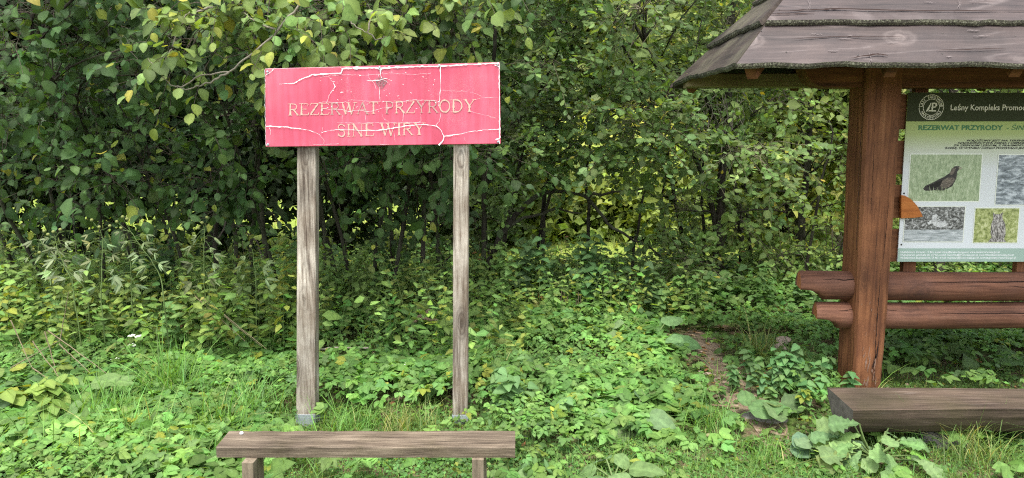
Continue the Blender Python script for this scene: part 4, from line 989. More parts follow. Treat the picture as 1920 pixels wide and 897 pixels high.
def woody(name, label, cat, base, stems, clusters, tm, mat, leafsize, palf, seed, n_parts=300, group=None, n_spray=14, n_leaf=7, spread=(0.42, 0.36, 0.28),
          spray_len=0.3, bark='bark', twigmat='twig', stem_r=(0.022, 0.008), out=(0, -0.5, 0.1), toward=(0, -0.6, 0.2), droop=0.25, tipdown=0.35, upw=0.6, lateral=0.8, jit=0.35, wscale=None, trunk_name='stem'):
    """shrub or tree: bent stems, a limb to every leaf cluster, branchlets to every leafy twig"""
    R = np.random.RandomState(seed); root = thing(name, label, cat, base, group)
    st = [np.array(s, float) for s in stems]
    bl, br = [], []
    for i, s in enumerate(st):
        s = wiggle(R, s, 0.018); n = len(s)
        rr = np.linspace(stem_r[0], stem_r[1], n) * R.uniform(0.75, 1.3); rr[0] *= 1.3
        V, F = tubes(s[None], rr[None], 8)
        obj(trunk_name, V, F, M[bark], root, smooth=True, loc=s[0])
    allp = np.concatenate(st); LV = Leaves(); tw_all = []; lim = []
    for ci, cl in enumerate(clusters):
        c = np.array(cl[:3]); rad = cl[3] if len(cl) > 3 else 1.0; dens = cl[4] if len(cl) > 4 else 1.0
        d = np.linalg.norm((allp - c) * [1, 1, 0.8], axis=1) + np.where(allp[:, 2] > c[2] - 0.05, 0.6, 0) + R.rand(len(allp)) * 0.3
        a = allp[np.argmin(d)]
        mid = (a + c) / 2 + np.array([0, 0, 0.22 * np.linalg.norm(c - a)]) + R.randn(3) * 0.08
        L_ = wiggle(R, bez(a, mid, c, 8), 0.012); lim.append(L_)
        ns = max(2, int(n_spray * dens * rad ** 2))
        u = unit(R.randn(ns, 3)) * (R.rand(ns, 1) ** 0.45)
        p = c + u * np.array(spread) * rad
        dr = u * 0.7 + np.array(out) + R.randn(ns, 3) * 0.35
        b0 = L_[R.randint(4, 8, ns)]
        brn = np.stack([b0 * (1 - f) + p * f + np.array([0, 0, 0.06]) * math.sin(math.pi * f) + (R.randn(ns, 3) * 0.015 if 0 < f < 1 else 0) for f in (0, .35, .7, 1)], 1)
        tw_all.append((brn, 0.0035, 0.002))
        Ls = spray_len * np.exp(R.randn(ns) * 0.25)
        tw, pos, xd, nr, sz = sprays(R, p, dr, Ls, n_leaf, leafsize, lateral, droop, upw, toward, jit, tipdown)
        tw_all.append((tw, 0.0026, 0.0012))
        base_c = palf(R, c, len(cl) > 5)
        col = np.repeat(pal(R, ns, base_c[0], 0.16, 0.08), n_leaf, 0)
        col = col * np.exp(R.randn(len(pos), 1) * base_c[1])
        k = R.rand(len(pos)) < base_c[2]; col[k] = pal(R, int(k.sum()), base_c[3], 0.2, 0.1) if k.any() else col[k]
        LV.add(pos, xd, nr, sz, np.clip(col, 0.006, 0.6), R, len(tm), None if wscale is None else np.full(len(pos), wscale))
    Lm = np.stack(lim); rl = np.linspace(1, 0.35, 8)[None] * R.uniform(0.006, 0.014, (len(lim), 1))
    V, F = tubes(Lm, rl, 5); o = obj('branch', V, F, M[bark], root, smooth=True); o['kind'] = 'stuff'
    Vs, Fs, n0 = [], [], 0
    for tp, r0, r1 in tw_all:
        V, F = tubes(tp, np.linspace(r0, r1, tp.shape[1])[None].repeat(len(tp), 0), 3); Vs.append(V); Fs.append(F + n0); n0 += len(V)
    o = obj('twig', np.concatenate(Vs), np.concatenate(Fs), M[twigmat], root, smooth=True); o['kind'] = 'stuff'
    leaf_parts(root, tm, LV.arr(), mat, n_parts, R, lite=HAZEL_LITE if tm is HAZEL else OVATE_LITE if tm is OVATE else None)
    return root
def grid_clusters(R, x0, x1, nx, y0, y1, ny, Y0, Y1, keep=1.0, rad=(0.75, 1.15), dens=(0.6, 1.2), jx=0.5, fn=None):
    """cluster centres spread over a patch of the view, at depths Y0..Y1"""
    out = []
    for i in range(nx):
        for j in range(ny):
            if R.rand() > keep: continue
            px = x0 + (x1 - x0) * (i + 0.5 + R.uniform(-jx, jx)) / nx; py = y0 + (y1 - y0) * (j + 0.5 + R.uniform(-jx, jx)) / ny
            Y = R.uniform(Y0, Y1)
            if fn is not None and not fn(px, py, Y): continue
            p = P(px, py, Y)
            if p[2] < gz(p[0], p[1]) + 0.15: continue
            out.append((p[0], p[1], p[2], R.uniform(*rad), R.uniform(*dens)))
    return out
def stems_from(R, bases, tips, n=10, bow=0.35):
    out = []
    for b, t in zip(bases, tips):
        b, t = np.array(b, float), np.array(t, float)
        m = np.array([b[0] * 0.75 + t[0] * 0.25, b[1] * 0.75 + t[1] * 0.25, b[2] * 0.35 + t[2] * 0.65]) + R.randn(3) * [0.12, 0.12, 0.1]
        out.append(bez(b, m, t, n))
    return out
def gpt(x, y): return np.array([x, y, float(gz(x, y)) - 0.05])

# ---- hazel shrubs behind the sign
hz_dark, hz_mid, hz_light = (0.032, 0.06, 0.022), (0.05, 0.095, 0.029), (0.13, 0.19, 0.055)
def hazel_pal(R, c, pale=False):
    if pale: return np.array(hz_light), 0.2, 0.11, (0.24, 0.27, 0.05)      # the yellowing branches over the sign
    return np.array(hz_mid) * R.uniform(0.8, 1.25), 0.2, 0.03, (0.24, 0.27, 0.05)
R = np.random.RandomState(101)
hz_kw = dict(tm=HAZEL, mat=M['leaf'], leafsize=0.075, n_spray=17, n_leaf=7, spray_len=0.34, palf=hazel_pal, jit=0.48, tipdown=0.55)
def hazel(label, x0, x1, seed, stem_px, extra=()):
    R = np.random.RandomState(seed); k = (x1 - x0) / 90.0
    cl = grid_clusters(R, x0, x1, round(k), -170, 120, 4, 5.3, 6.3, 0.95)
    cl += grid_clusters(R, x0, x1, round(k * 0.9), 120, 350, 3, 5.7, 6.6, 0.8, dens=(0.5, 1.1))
    cl += grid_clusters(R, x0, x1, round(k * 0.9), 60, 380, 4, 6.4, 7.6, 0.9)
    cl += grid_clusters(R, x0, x1, round(k * 0.9), 390, 550, 2, 7.1, 8.2, 0.85, rad=(0.7, 1.0), dens=(0.5, 1.0))
    cl += grid_clusters(R, x0, x1, round(k * 0.7), -700, -170, 4, 6.3, 8.2, 1.0, rad=(1.2, 1.6), dens=(0.5, 0.8))
    cl += list(extra)
    bases, tips = [], []
    for px, Y in stem_px:
        b = P(px, 500, Y); bases.append(gpt(b[0], Y))
        tx = b[0] + R.uniform(-1.2, 1.2); tips.append((tx, Y - R.uniform(0.2, 1.8), R.uniform(2.2, 3.6)))
    s = stems_from(R, bases, tips)
    c = np.mean(np.array(bases), 0)
    return woody('hazel_shrub', label, 'shrub', (c[0], c[1], 0), s, cl, seed=seed + 1, stem_r=(0.021, 0.009), **hz_kw)
hazel('tall hazel shrub with big dark round leaves behind the wilted weeds', -90, 420, 11,
      [(-20, 7.2), (40, 7.6), (95, 7.0), (150, 7.7), (190, 7.1), (245, 7.8), (300, 7.2), (335, 7.6), (380, 7.1), (410, 7.5)])
ov = [(*P(x, y, Y), r, d, 1) for x, y, Y, r, d in [(330, 60, 4.9, .8, .9), (420, 110, 4.8, .7, .8), (345, 120, 4.8, .55, .8), (470, 60, 4.9, .9, .9), (560, 60, 5.1, .8, .9), (620, 40, 5.1, .9, 1), (700, 60, 5.1, .7, .9), (780, 45, 5.1, .8, .9), (840, 30, 5.1, .8, .8), (520, 10, 5.1, 1, 1), (660, -10, 5.1, 1, 1), (760, 0, 5.2, .9, 1), (450, 20, 5.0, .8, 1), (870, -20, 5.2, .9, 1), (390, 10, 5.0, 1, 1)]]
hazel('hazel shrub with pale sunlit leafy branches hanging over the pink sign', 420, 930, 12,
      [(440, 7.3), (475, 7.0), (500, 7.6), (530, 7.2), (610, 7.2), (640, 7.6), (665, 7.0), (700, 7.4), (720, 7.1), (745, 7.7), (790, 7.2), (835, 7.5), (905, 7.4)], ov)
# bare lichen-grey branches among the sunlit leaves above the sign
R = np.random.RandomState(77)
bb = thing('hazel_branch', 'bare crooked pale hazel branch drooping among leaves beside the top of the sign', 'branch', P(560, 40, 4.85))
lines = [[(560, 10), (520, 60), (470, 105), (430, 135), (380, 140), (340, 165), (318, 160), (300, 135), (278, 110)], [(430, 135), (395, 155), (350, 167), (330, 165)], [(400, 15), (350, 25), (335, 60), (325, 85), (312, 110), (300, 125)],
         [(520, 60), (480, 40), (455, 25)], [(700, 20), (690, 60), (705, 75), (725, 70)], [(640, 15), (660, 45), (690, 62)]]
for li in lines:
    p = np.array([P(x, y, 4.72 + 0.05 * math.sin(x * 0.02)) for x, y in li]); t_ = np.linspace(0, len(p) - 1, len(p) * 4)
    q = np.stack([np.interp(t_, np.arange(len(p)), p[:, k]) for k in range(3)], 1) + R.randn(len(t_), 3) * 0.004
    V, F = tubes(q[None], np.linspace(0.0075, 0.0025, len(q))[None], 6); obj('twig', V, F, plain('lichen_grey_bark', (0.24, 0.21, 0.17), 0.9, 0.4, 60, bstr=0.2) if 'lichen_grey_bark' not in bpy.data.materials else bpy.data.materials['lichen_grey_bark'], bb, smooth=True)

# ---- small-leaved willows in the middle
M['willow_twig'] = plain('olive_grey_twig', (0.15, 0.135, 0.085), 0.85, 0.35, 50)
def willow_pal(R, c, pale=False):
    b = np.array((0.115, 0.18, 0.058))
    return b * R.uniform(0.7, 1.2), 0.2, 0.012, (0.26, 0.24, 0.04)
w_kw = dict(tm=WILLOW, mat=M['leaf'], leafsize=0.066, n_spray=34, n_leaf=12, spray_len=0.36, palf=willow_pal, droop=0.15, tipdown=0.1, lateral=0.6, wscale=1.3, twigmat='willow_twig')
def gap(px, py, Y):                                          # where the bright meadow shows through
    return (int(px * 7.3 + py * 3.1) % 10 < 2) or not ((935 < px < 1265 and 330 < py < 515) or (1265 <= px < 1350 and 400 < py < 500)) or (Y > 9)
def willow(label, x0, x1, seed, stem_px, dens=1.0, extra=()):
    R = np.random.RandomState(seed); k = (x1 - x0) / 85.0
    cl = grid_clusters(R, x0, x1, round(k), -170, 340, 6, 6.6, 7.6, 0.9, fn=gap, dens=(0.5, 1.1), rad=(0.7, 1.1))
    cl += grid_clusters(R, x0, x1, round(k * 0.8), -150, 360, 5, 7.6, 8.8, 0.7, fn=gap, dens=(0.5, 1.1))
    cl += grid_clusters(R, x0, x1, round(k * 0.8), 350, 535, 3, 7.2, 8.4, 0.85, fn=gap, dens=(0.4, 1.0))
    cl += grid_clusters(R, x0, x1, round(k * 0.6), -330, -170, 1, 7.0, 8.4, 0.7, rad=(1.3, 1.7), dens=(0.3, 0.5))
    cl += list(extra)
    bases, tips = [], []
    for px, Y, tx in stem_px:
        b = P(px, 500, Y); bases.append(gpt(b[0], Y)); q = P(tx, 100, Y - 1.0); tips.append((q[0], q[1], R.uniform(2.2, 3.3)))
    s = stems_from(R, bases, tips, 12)
    c = np.mean(np.array(bases), 0)
    return woody('willow_shrub', label, 'shrub', (c[0], c[1], 0), s, cl, seed=seed + 1, stem_r=(0.035, 0.012), **w_kw)
willow('small leaved grey green willow shrub between the sign and the sunny gap', 880, 1130, 21, [(900, 8.0, 950), (930, 8.4, 1050), (1000, 8.5, 1120)])
willow('arching small leaved willow shrub between the sunny gap and the shelter roof', 1130, 1420, 22, [(1360, 8.2, 1180), (1390, 8.5, 1300), (1290, 8.6, 1120)])
# dark crooked limbs across the sunny gap
R = np.random.RandomState(5)
lb_ = thing('willow_limb', 'dark crooked willow limb reaching across the sunny gap in the hedge', 'branch', P(930, 470, 7.5))
for k, li in enumerate([[(905, 520), (935, 450), (965, 405), (1000, 370), (1040, 358), (1100, 366), (1160, 362), (1215, 352)], [(940, 440), (975, 412), (1015, 400), (1045, 392), (1090, 400)], [(1040, 358), (1020, 330), (1060, 280), (1110, 245), (1180, 200)], [(1100, 366), (1140, 420), (1190, 450), (1240, 480)]]):
    p = np.array([P(x, y, 7.5 + 0.1 * math.sin(x * 0.02)) for x, y in li]); t_ = np.linspace(0, len(p) - 1, len(p) * 4)
    q = np.stack([np.interp(t_, np.arange(len(p)), p[:, j]) for j in range(3)], 1) + R.randn(len(t_), 3) * 0.008
    V, F = tubes(q[None], np.linspace(0.035 if k == 0 else 0.02, 0.008, len(q))[None], 7); obj('limb', V, F, M['bark'], lb_, smooth=True)

# ---- alder and bushes between the willow and the shelter, and behind the shelter
def alder_pal(R, c, pale=False):
    b = np.array((0.12, 0.185, 0.045))
    return b * R.uniform(0.75, 1.2), 0.2, 0.03, (0.26, 0.3, 0.05)
a_kw = dict(tm=OVATE, mat=M['leaf'], leafsize=0.062, n_spray=28, n_leaf=8, spray_len=0.3, palf=alder_pal, wscale=1.35)
def alder(label, x0, x1, seed, y0, y1, Y0, Y1, trunks, tops=True, name='alder_tree', cat='tree', keep=0.85, n_parts=300):
    R = np.random.RandomState(seed); k = (x1 - x0) / 85.0
    cl = grid_clusters(R, x0, x1, max(2, round(k)), y0, y1, max(2, round((y1 - y0) / 80)), Y0, (Y0 + Y1) / 2, keep, dens=(0.5, 1.1), rad=(.7, 1.05))
    cl += grid_clusters(R, x0, x1, max(2, round(k)), y0, y1, max(2, round((y1 - y0) / 90)), (Y0 + Y1) / 2, Y1, keep, dens=(0.5, 1.1))
    if tops: cl += grid_clusters(R, x0, x1, max(2, round(k * .6)), -300, y0, 2, Y0 + 0.5, Y1 + 0.5, 0.8, rad=(1.3, 1.7), dens=(0.35, 0.6))
    bases = [gpt(P(px, 500, Y)[0], Y) for px, Y in trunks]; tips = [(b[0] + R.uniform(-.3, .3), b[1] - 0.2, 4.6 if tops else R.uniform(1.4, 2.2)) for b in bases]
    s = stems_from(R, bases, tips, 14); c = np.mean(np.array(bases), 0)
    return woody(name, label, cat, (c[0], c[1], 0), s, cl, seed=seed + 1, stem_r=(0.05, 0.02) if tops else (0.02, 0.008), n_parts=n_parts, trunk_name='trunk' if tops else 'stem', **a_kw)
alder('slim alder with mid green leaves and a grey trunk left of the shelter post'.replace('left of', 'beside'), 1270, 1620, 31, -60, 430, 7.6, 9.2, [(1345, 8.0), (1500, 8.8)])
alder('low yellowish leafy bush below the alder, behind the log rail ends', 1180, 1620, 32, 420, 560, 7.7, 9.4, [(1250, 8.6), (1320, 8.4), (1420, 8.7), (1500, 8.2), (1570, 8.6)], tops=False, name='leafy_bush', cat='bush', n_parts=250)
alder('low leafy bush at the hedge bottom between the thinner sign post and the sunny gap', 890, 1200, 34, 500, 565, 7.3, 8.6, [(930, 8.2), (1010, 8.0), (1100, 8.3), (1170, 8.1)], tops=False, name='leafy_bush', cat='bush', n_parts=200, keep=0.7)
alder('leafy tree seen through the gaps around the information board', 1640, 2050, 33, -100, 500, 8.0, 9.6, [(1760, 8.2), (1900, 8.6)], n_parts=60)
# birch trunks that glint over the top of the information board
R = np.random.RandomState(6)
def birch_mat():
    m, nd, ln, bs = nmat('birch_bark'); tc = nd.new('ShaderNodeTexCoord'); mp = nd.new('ShaderNodeMapping'); mp.inputs['Scale'].default_value = (2, 2, 9); ln.new(tc.outputs['Object'], mp.inputs['Vector'])
    n = noise(nd, ln, mp.outputs[0], 2.2, 4); r = ramp(nd, [(0.4, (0.05, 0.045, 0.04)), (0.5, (0.5, 0.48, 0.45)), (0.75, (0.7, 0.68, 0.64))]); ln.new(n.outputs[0], r.inputs[0]); ln.new(r.outputs[0], bs.inputs['Base Color']); return m
bm_ = birch_mat()
bt = thing('birch_tree', 'white barked birch glimpsed over the top edge of the information board', 'tree', gpt(*P(1850, 500, 10.0)[:2]))
for px in (1838, 1872):
    b = gpt(P(px - 25, 500, 10.0)[0], 10.0); tp_ = P(px, 170, 10.0); tp_ = b + (tp_ - b) * 2.2
    V, F = tubes(wiggle(R, bez(b, (b + tp_) / 2 + R.randn(3) * 0.08, tp_, 12), 0.01)[None], np.linspace(0.09, 0.04, 12)[None], 10); obj('trunk', V, F, bm_, bt, smooth=True)

# ---- trees that close the view behind
def far_tree(label, x, y, h, rx, seed, base_c, size=0.2, n=5200, lo=0.12):
    R = np.random.RandomState(seed); b = gpt(x, y); root = thing('background_tree', label, 'tree', b, 'trees that close the view behind the hedge')
    tp = b + [R.uniform(-.3, .3), 0, h * 0.85]
    V, F = tubes(wiggle(R, bez(b, (b + tp) / 2, tp, 10), 0.03)[None], np.linspace(0.16, 0.04, 10)[None], 8); obj('trunk', V, F, M['bark'], root, smooth=True)
    nl = 46; lc = unit(R.randn(nl, 3)) * (R.rand(nl, 1) ** 0.4) * np.array([rx, rx, h * (0.5 - lo / 2)]) * 0.85 + b + [0, 0, h * (0.5 + lo / 2)]
    lv = np.stack([bez(b + (tp - b) * np.clip((c[2] - b[2] - 0.6) / h, .12, .95), (b + (tp - b) * 0.5 + c) / 2 + [0, 0, .2], c, 6) for c in lc])
    V, F = tubes(lv, np.linspace(0.05, 0.012, 6)[None].repeat(nl, 0), 4); o = obj('branch', V, F, M['bark'], root, smooth=True); o['kind'] = 'stuff'
    w = R.randint(0, nl, n); pos = lc[w] + R.randn(n, 3) * np.array([rx * .22, rx * .22, h * .1])
    col = pal(R, nl, base_c, 0.22, 0.1)[w] * np.exp(R.randn(n, 1) * 0.2)
    LV = Leaves(); LV.add(pos, R.randn(n, 3) * [1, 1, .6] - UP * .4, UP * .6 + np.array([0, -.5, 0]) + R.randn(n, 3) * .5, size * np.exp(R.randn(n) * .25), np.clip(col, .006, .5), R, 2)
    V, F, Cc = expand(KITE, *LV.arr()); o = obj('crown', V, F, M['leaf_matt'], root, col=Cc, smooth=True); o['kind'] = 'stuff'
sl = (0.3, 0.36, 0.075)  # leaf colour lightened to stand for sunlight on the bushes beyond the gap
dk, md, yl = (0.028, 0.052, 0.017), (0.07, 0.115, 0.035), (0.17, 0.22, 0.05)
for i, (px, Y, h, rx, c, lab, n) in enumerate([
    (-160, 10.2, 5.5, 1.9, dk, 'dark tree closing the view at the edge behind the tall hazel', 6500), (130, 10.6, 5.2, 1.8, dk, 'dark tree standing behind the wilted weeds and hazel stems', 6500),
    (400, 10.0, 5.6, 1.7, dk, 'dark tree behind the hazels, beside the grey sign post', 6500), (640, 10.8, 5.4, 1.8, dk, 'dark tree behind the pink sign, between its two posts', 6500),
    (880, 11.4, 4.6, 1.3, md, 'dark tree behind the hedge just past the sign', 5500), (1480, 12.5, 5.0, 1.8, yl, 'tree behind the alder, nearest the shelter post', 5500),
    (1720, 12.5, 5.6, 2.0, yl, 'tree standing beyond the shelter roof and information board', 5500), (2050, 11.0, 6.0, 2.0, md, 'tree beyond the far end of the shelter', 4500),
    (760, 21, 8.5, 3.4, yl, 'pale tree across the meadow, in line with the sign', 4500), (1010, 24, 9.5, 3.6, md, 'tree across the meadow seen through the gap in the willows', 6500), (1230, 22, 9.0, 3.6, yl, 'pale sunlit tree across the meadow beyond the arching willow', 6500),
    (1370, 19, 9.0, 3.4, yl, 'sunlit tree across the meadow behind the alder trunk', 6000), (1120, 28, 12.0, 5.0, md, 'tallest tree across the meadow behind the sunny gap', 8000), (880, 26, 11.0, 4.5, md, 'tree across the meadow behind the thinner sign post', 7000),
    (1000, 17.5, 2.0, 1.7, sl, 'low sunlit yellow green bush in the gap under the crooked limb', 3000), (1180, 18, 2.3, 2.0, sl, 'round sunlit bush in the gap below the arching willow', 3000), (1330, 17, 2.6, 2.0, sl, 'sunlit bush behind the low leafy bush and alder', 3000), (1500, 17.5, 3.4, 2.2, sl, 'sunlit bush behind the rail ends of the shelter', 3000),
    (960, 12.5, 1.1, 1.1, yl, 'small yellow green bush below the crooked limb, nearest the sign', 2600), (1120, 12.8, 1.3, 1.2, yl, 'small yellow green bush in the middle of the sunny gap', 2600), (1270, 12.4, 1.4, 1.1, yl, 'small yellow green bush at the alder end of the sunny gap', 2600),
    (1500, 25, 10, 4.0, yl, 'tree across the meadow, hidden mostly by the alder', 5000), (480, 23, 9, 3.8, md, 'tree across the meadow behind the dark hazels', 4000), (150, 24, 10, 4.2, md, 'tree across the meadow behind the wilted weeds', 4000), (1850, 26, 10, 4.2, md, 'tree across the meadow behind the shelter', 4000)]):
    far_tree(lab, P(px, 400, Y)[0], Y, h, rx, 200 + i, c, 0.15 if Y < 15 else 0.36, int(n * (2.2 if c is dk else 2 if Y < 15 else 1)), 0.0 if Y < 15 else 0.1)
# dead grey twigs hanging beside the alder trunk
R = np.random.RandomState(15)
dt = thing('dead_twigs', 'tangle of bare grey dead twigs hanging below the corner of the shelter roof', 'dead twigs', P(1340, 180, 7.3))
tl_ = []
for i in range(46):
    x, y = R.uniform(1285, 1400), R.uniform(165, 240); p = P(x, y, R.uniform(7.1, 7.5)); L_ = R.uniform(.2, .65)
    d = unit(np.array([R.randn() * .5, R.randn() * .2, -1])); e = p + d * L_
    tl_.append(wiggle(R, bez(p, (p + e) / 2 + R.randn(3) * .05, e, 8), .008))
V, F = tubes(np.stack(tl_), np.linspace(.0035, .0015, 8)[None].repeat(46, 0), 4); o = obj('twig', V, F, bpy.data.materials['lichen_grey_bark'], dt, smooth=True); o['kind'] = 'stuff'
# ------------------------------------------------------------------ ground cover
def cover_mask(px, py):
    """share of tall herb cover at a ground point given where it shows in the photograph's layout"""
    path = np.abs(px - (1310 + (py - 640) * 0.75)) < (72 + (py - 640) * 0.12)
    d = np.ones_like(px)
    d = np.where(path & (py > 615) & (py < 840), 0.03, d)
    d = np.where((px > 1430) & (px < 1570) & (py > 660) & (py < 700), 0.25, d)
    lawn = (px > 1000 + (850 - py) * 4.2) & (py > 790) & (px > 1000)
    d = np.where(lawn, 0.06, d)
    d = np.where((px > 1640) & (py > 690), 0.05, d)
    d = np.where((px > 1540) & (px < 1720) & (py > 690) & (py < 790), 0.0, d)
    d = np.where((px > 1250) & (py > 815), 0.03, d)
    d = np.where((px > 590) & (px < 720) & (py > 655) & (py < 725), 0.25, d)
    d = np.where((px > 500) & (px < 930) & (py > 765), 0.03, d)
    d = np.where((px > 400) & (px < 1000) & (py > 850), np.minimum(d, 0.3), d)
    return d
def ground_pts(R, n, Y0, Y1, x_m=0.75):
    n = int(n * 1.28)                                        # a metre more on both sides than the picture shows
    Y = Y0 + (Y1 - Y0) * R.rand(n) ** 0.9; X = R.uniform(-1, 1, n) * (Y * x_m + 1.3)
    return X, Y
def stems_mesh(name, a, b, r, mat, parent=None):
    mid = (a + b) / 2; mid[:, 2] = a[:, 2] + (b[:, 2] - a[:, 2]) * 0.65
    V, F = tubes(np.stack([a, mid, b], 1), np.array([r, r * .8, r * .6])[None].repeat(len(a), 0), 3)
    return V, F
# ground elder: leaves of three to five leaflets on thin stalks
def elder(seed, n, Y0, Y1, leaflet, hmin, hmax, base_c, keep, nl=5, frac=0.04, spreadk=1.0, tm=OVATE_LITE, seg=2):
    R = np.random.RandomState(seed); X, Y = ground_pts(R, n, Y0, Y1)
    px, py, _ = proj(np.stack([X, Y, gz(X, Y)], 1))
    n = len(X); k = R.rand(n) < keep(px + R.randn(n) * 20, py + R.randn(n) * 13); X, Y, px, py = X[k], Y[k], px[k], py[k]; n = len(X)
    clump = 0.5 + 0.5 * np.sin(2.3 * X + 1.7 * Y) * np.cos(1.9 * X - 2.9 * Y + 1)
    patch = np.clip(0.95 + 0.5 * np.sin(1.1 * X - 3.1 * Y + seed) * np.sin(2.7 * X + 1.3 * Y), 0.6, 1.45)
    h = (hmin + (hmax - hmin) * (0.25 + 0.75 * clump) * R.uniform(0.5, 1.1, n)) * np.where((px > 1230) & (px < 1500) & (py > 640), 0.5, 1.0) * np.where((px > 1000) & (py > 850), .5, 1)
    a = np.stack([X, Y, gz(X, Y)], 1); lean_ = R.randn(n, 2) * 0.25
    b = a + np.stack([lean_[:, 0] * h, lean_[:, 1] * h - 0.15 * h, h], 1)
    hd = R.uniform(0, 2 * np.pi, n); out = np.stack([np.cos(hd), np.sin(hd), np.full(n, -0.1)], 1)
    out[:, 1] -= 0.25; out = unit(out); nr0 = unit(UP + R.randn(n, 3) * 0.28 + np.array([0, -0.3, 0])); lat = np.cross(nr0, out)
    angs = np.linspace(-1.25, 1.25, nl) if nl > 1 else np.zeros(1)
    pos, xd, nr, sz, col = [], [], [], [], []
    bc = pal(R, n, base_c, 0.22, 0.09, frac) * (0.8 + 0.4 * (0.5 + 0.5 * np.sin(3.1 * X + 0.7 * Y + 2 * seed) * np.sin(2.2 * Y - 1.3 * X)))[:, None]
    for an in angs:
        d = out * math.cos(an) + lat * math.sin(an) + R.randn(n, 3) * 0.14
        s = leaflet * patch * R.uniform(0.7, 1.25, n) * (1.15 - 0.25 * abs(an))
        pos.append(b + out * 0.01 * spreadk + d * 0.012); xd.append(d - UP * 0.12); nr.append(nr0 + R.randn(n, 3) * 0.2); sz.append(s); col.append(bc * np.exp(R.randn(n, 1) * 0.1))
    L = Leaves(); L.add(*[np.concatenate(q) for q in (pos, xd, nr, sz, col)], R, len(tm), np.full(n * nl, 1.1))
    V, F, Cc = expand(tm, *L.arr())
    sv, sf = stems_mesh('s', a[::seg], b[::seg], 0.0014, None)
    return V, F, Cc, sv, sf
def grow(name, parts, mat, smat):
    V = np.concatenate([p[0] for p in parts]); o = np.cumsum([0] + [len(p[0]) for p in parts[:-1]])
    F = np.concatenate([p[1] + k for p, k in zip(parts, o)]); Cc = np.concatenate([p[2] for p in parts])
    ob = obj(name, V, F, mat, None, col=Cc, smooth=True); ob['kind'] = 'stuff'
    SV = np.concatenate([p[3] for p in parts]); o = np.cumsum([0] + [len(p[3]) for p in parts[:-1]])
    SF = np.concatenate([p[4] + k for p, k in zip(parts, o)])
    o2 = obj(name + '_stalks', SV, SF, smat, ob, smooth=True); o2['kind'] = 'stuff'
    return ob
green = (0.098, 0.19, 0.046); fresh = (0.112, 0.205, 0.05); deep = (0.1, 0.19, 0.046)
nearf = lambda px, py: cover_mask(px, py) * np.where(py > 620, 1, 0.8)
grow('ground_elder', [elder(1, 9500, 1.9, 4.2, 0.062, 0.05, 0.20, fresh, nearf, seg=1), elder(2, 11500, 3.9, 6.6, 0.062, 0.06, 0.22, green, nearf), elder(3, 9000, 6.2, 9.5, 0.07, 0.08, 0.3, deep, nearf, tm=OVATE_FAR, seg=3)], M['leaf'], M['green_stem'])
# clover and low rosettes in the trodden grass and below the benches
lawnf = lambda px, py: np.where((cover_mask(px, py) < 0.6), 0.9, 0.1) * np.where((np.abs(px - (1310 + (py - 640) * 0.75)) < 70) & (py < 820), 0.3, 1.0)
grow('clover', [elder(4, 16000, 1.9, 4.0, 0.02, 0.015, 0.05, (0.075, 0.16, 0.04), lawnf, 3, 0.02, 0.4, CLOVER, 4), elder(5, 9000, 3.6, 5.6, 0.026, 0.015, 0.05, (0.08, 0.15, 0.035), lawnf, 3, 0.06, 0.4, CLOVER, 6)], M['leaf'], M['green_stem'])
# rough weeds in front of the hedge: taller, yellowish, mixed
def leftf(px, py): return np.where((py > 520) & (py < 700) & (px < 1030), 1.0, 0.0) * np.where(px < 560, 1.0, 0.55) * np.where((px > 590) & (px < 720) & (py > 640), 0.2, 1)
def weedy(seed, n, Y0, Y1, base_c, frac, hmin, hmax, leaf, keep):
    R = np.random.RandomState(seed); X, Y = ground_pts(R, n, Y0, Y1)
    px, py, _ = proj(np.stack([X, Y, gz(X, Y)], 1)); k = R.rand(len(X)) < keep(px, py); X, Y = X[k], Y[k]; n = len(X)
    clump = 0.5 + 0.5 * np.sin(1.7 * X + 2.3 * Y + 2) * np.cos(2.9 * X - 1.9 * Y)
    h = hmin + (hmax - hmin) * (0.3 + 0.7 * clump) * R.uniform(0.5, 1.1, n)
    a = np.stack([X, Y, gz(X, Y)], 1); b = a + np.stack([R.randn(n) * 0.22 * h, R.randn(n) * 0.22 * h - 0.1 * h, h], 1)
    m = 7; pos, xd, nr, sz, col = [], [], [], [], []
    bc = pal(R, n, base_c, 0.25, 0.14, frac, (0.26, 0.27, 0.05), 0.006)
    for j in range(m):
        f = 0.3 + 0.7 * (j + 0.5) / m; ang = R.uniform(0, 6.28, n)
        d = np.stack([np.cos(ang), np.sin(ang) - 0.2, np.full(n, 0.05)], 1) + R.randn(n, 3) * 0.2
        pos.append(a + (b - a) * f); xd.append(d - UP * 0.2); nr.append(UP + np.array([0, -.35, 0]) + R.randn(n, 3) * 0.3); sz.append(leaf * np.exp(R.randn(n) * .25) * (1.25 - 0.5 * f)); col.append(bc * np.exp(R.randn(n, 1) * 0.14))
    L = Leaves(); L.add(*[np.concatenate(q) for q in (pos, xd, nr, sz, col)], R, len(OVATE))
    V, F, Cc = expand(OVATE_LITE, *L.arr()); sv, sf = stems_mesh('s', a, b, 0.002, None)
    return V, F, Cc, sv, sf
cenf = lambda px, py: np.where((px >= 560) & (px < 1330) & (py > 520) & (py < 625), 0.8, 0.0)
farf = lambda px, py: np.where((py > 500) & (py < 570), 0.8, 0.0)
grow('hedge_bottom_weeds', [weedy(11, 2300, 4.6, 7.6, (0.135, 0.215, 0.052), 0.07, 0.18, 0.88, 0.08, leftf), weedy(12, 2200, 5.6, 8.4, (0.14, 0.225, 0.055), 0.08, 0.15, 0.75, 0.07, cenf), weedy(13, 1200, 6.8, 9.2, (0.115, 0.195, 0.05), 0.06, 0.2, 0.6, 0.08, farf)], M['leaf'], M['green_stem'])
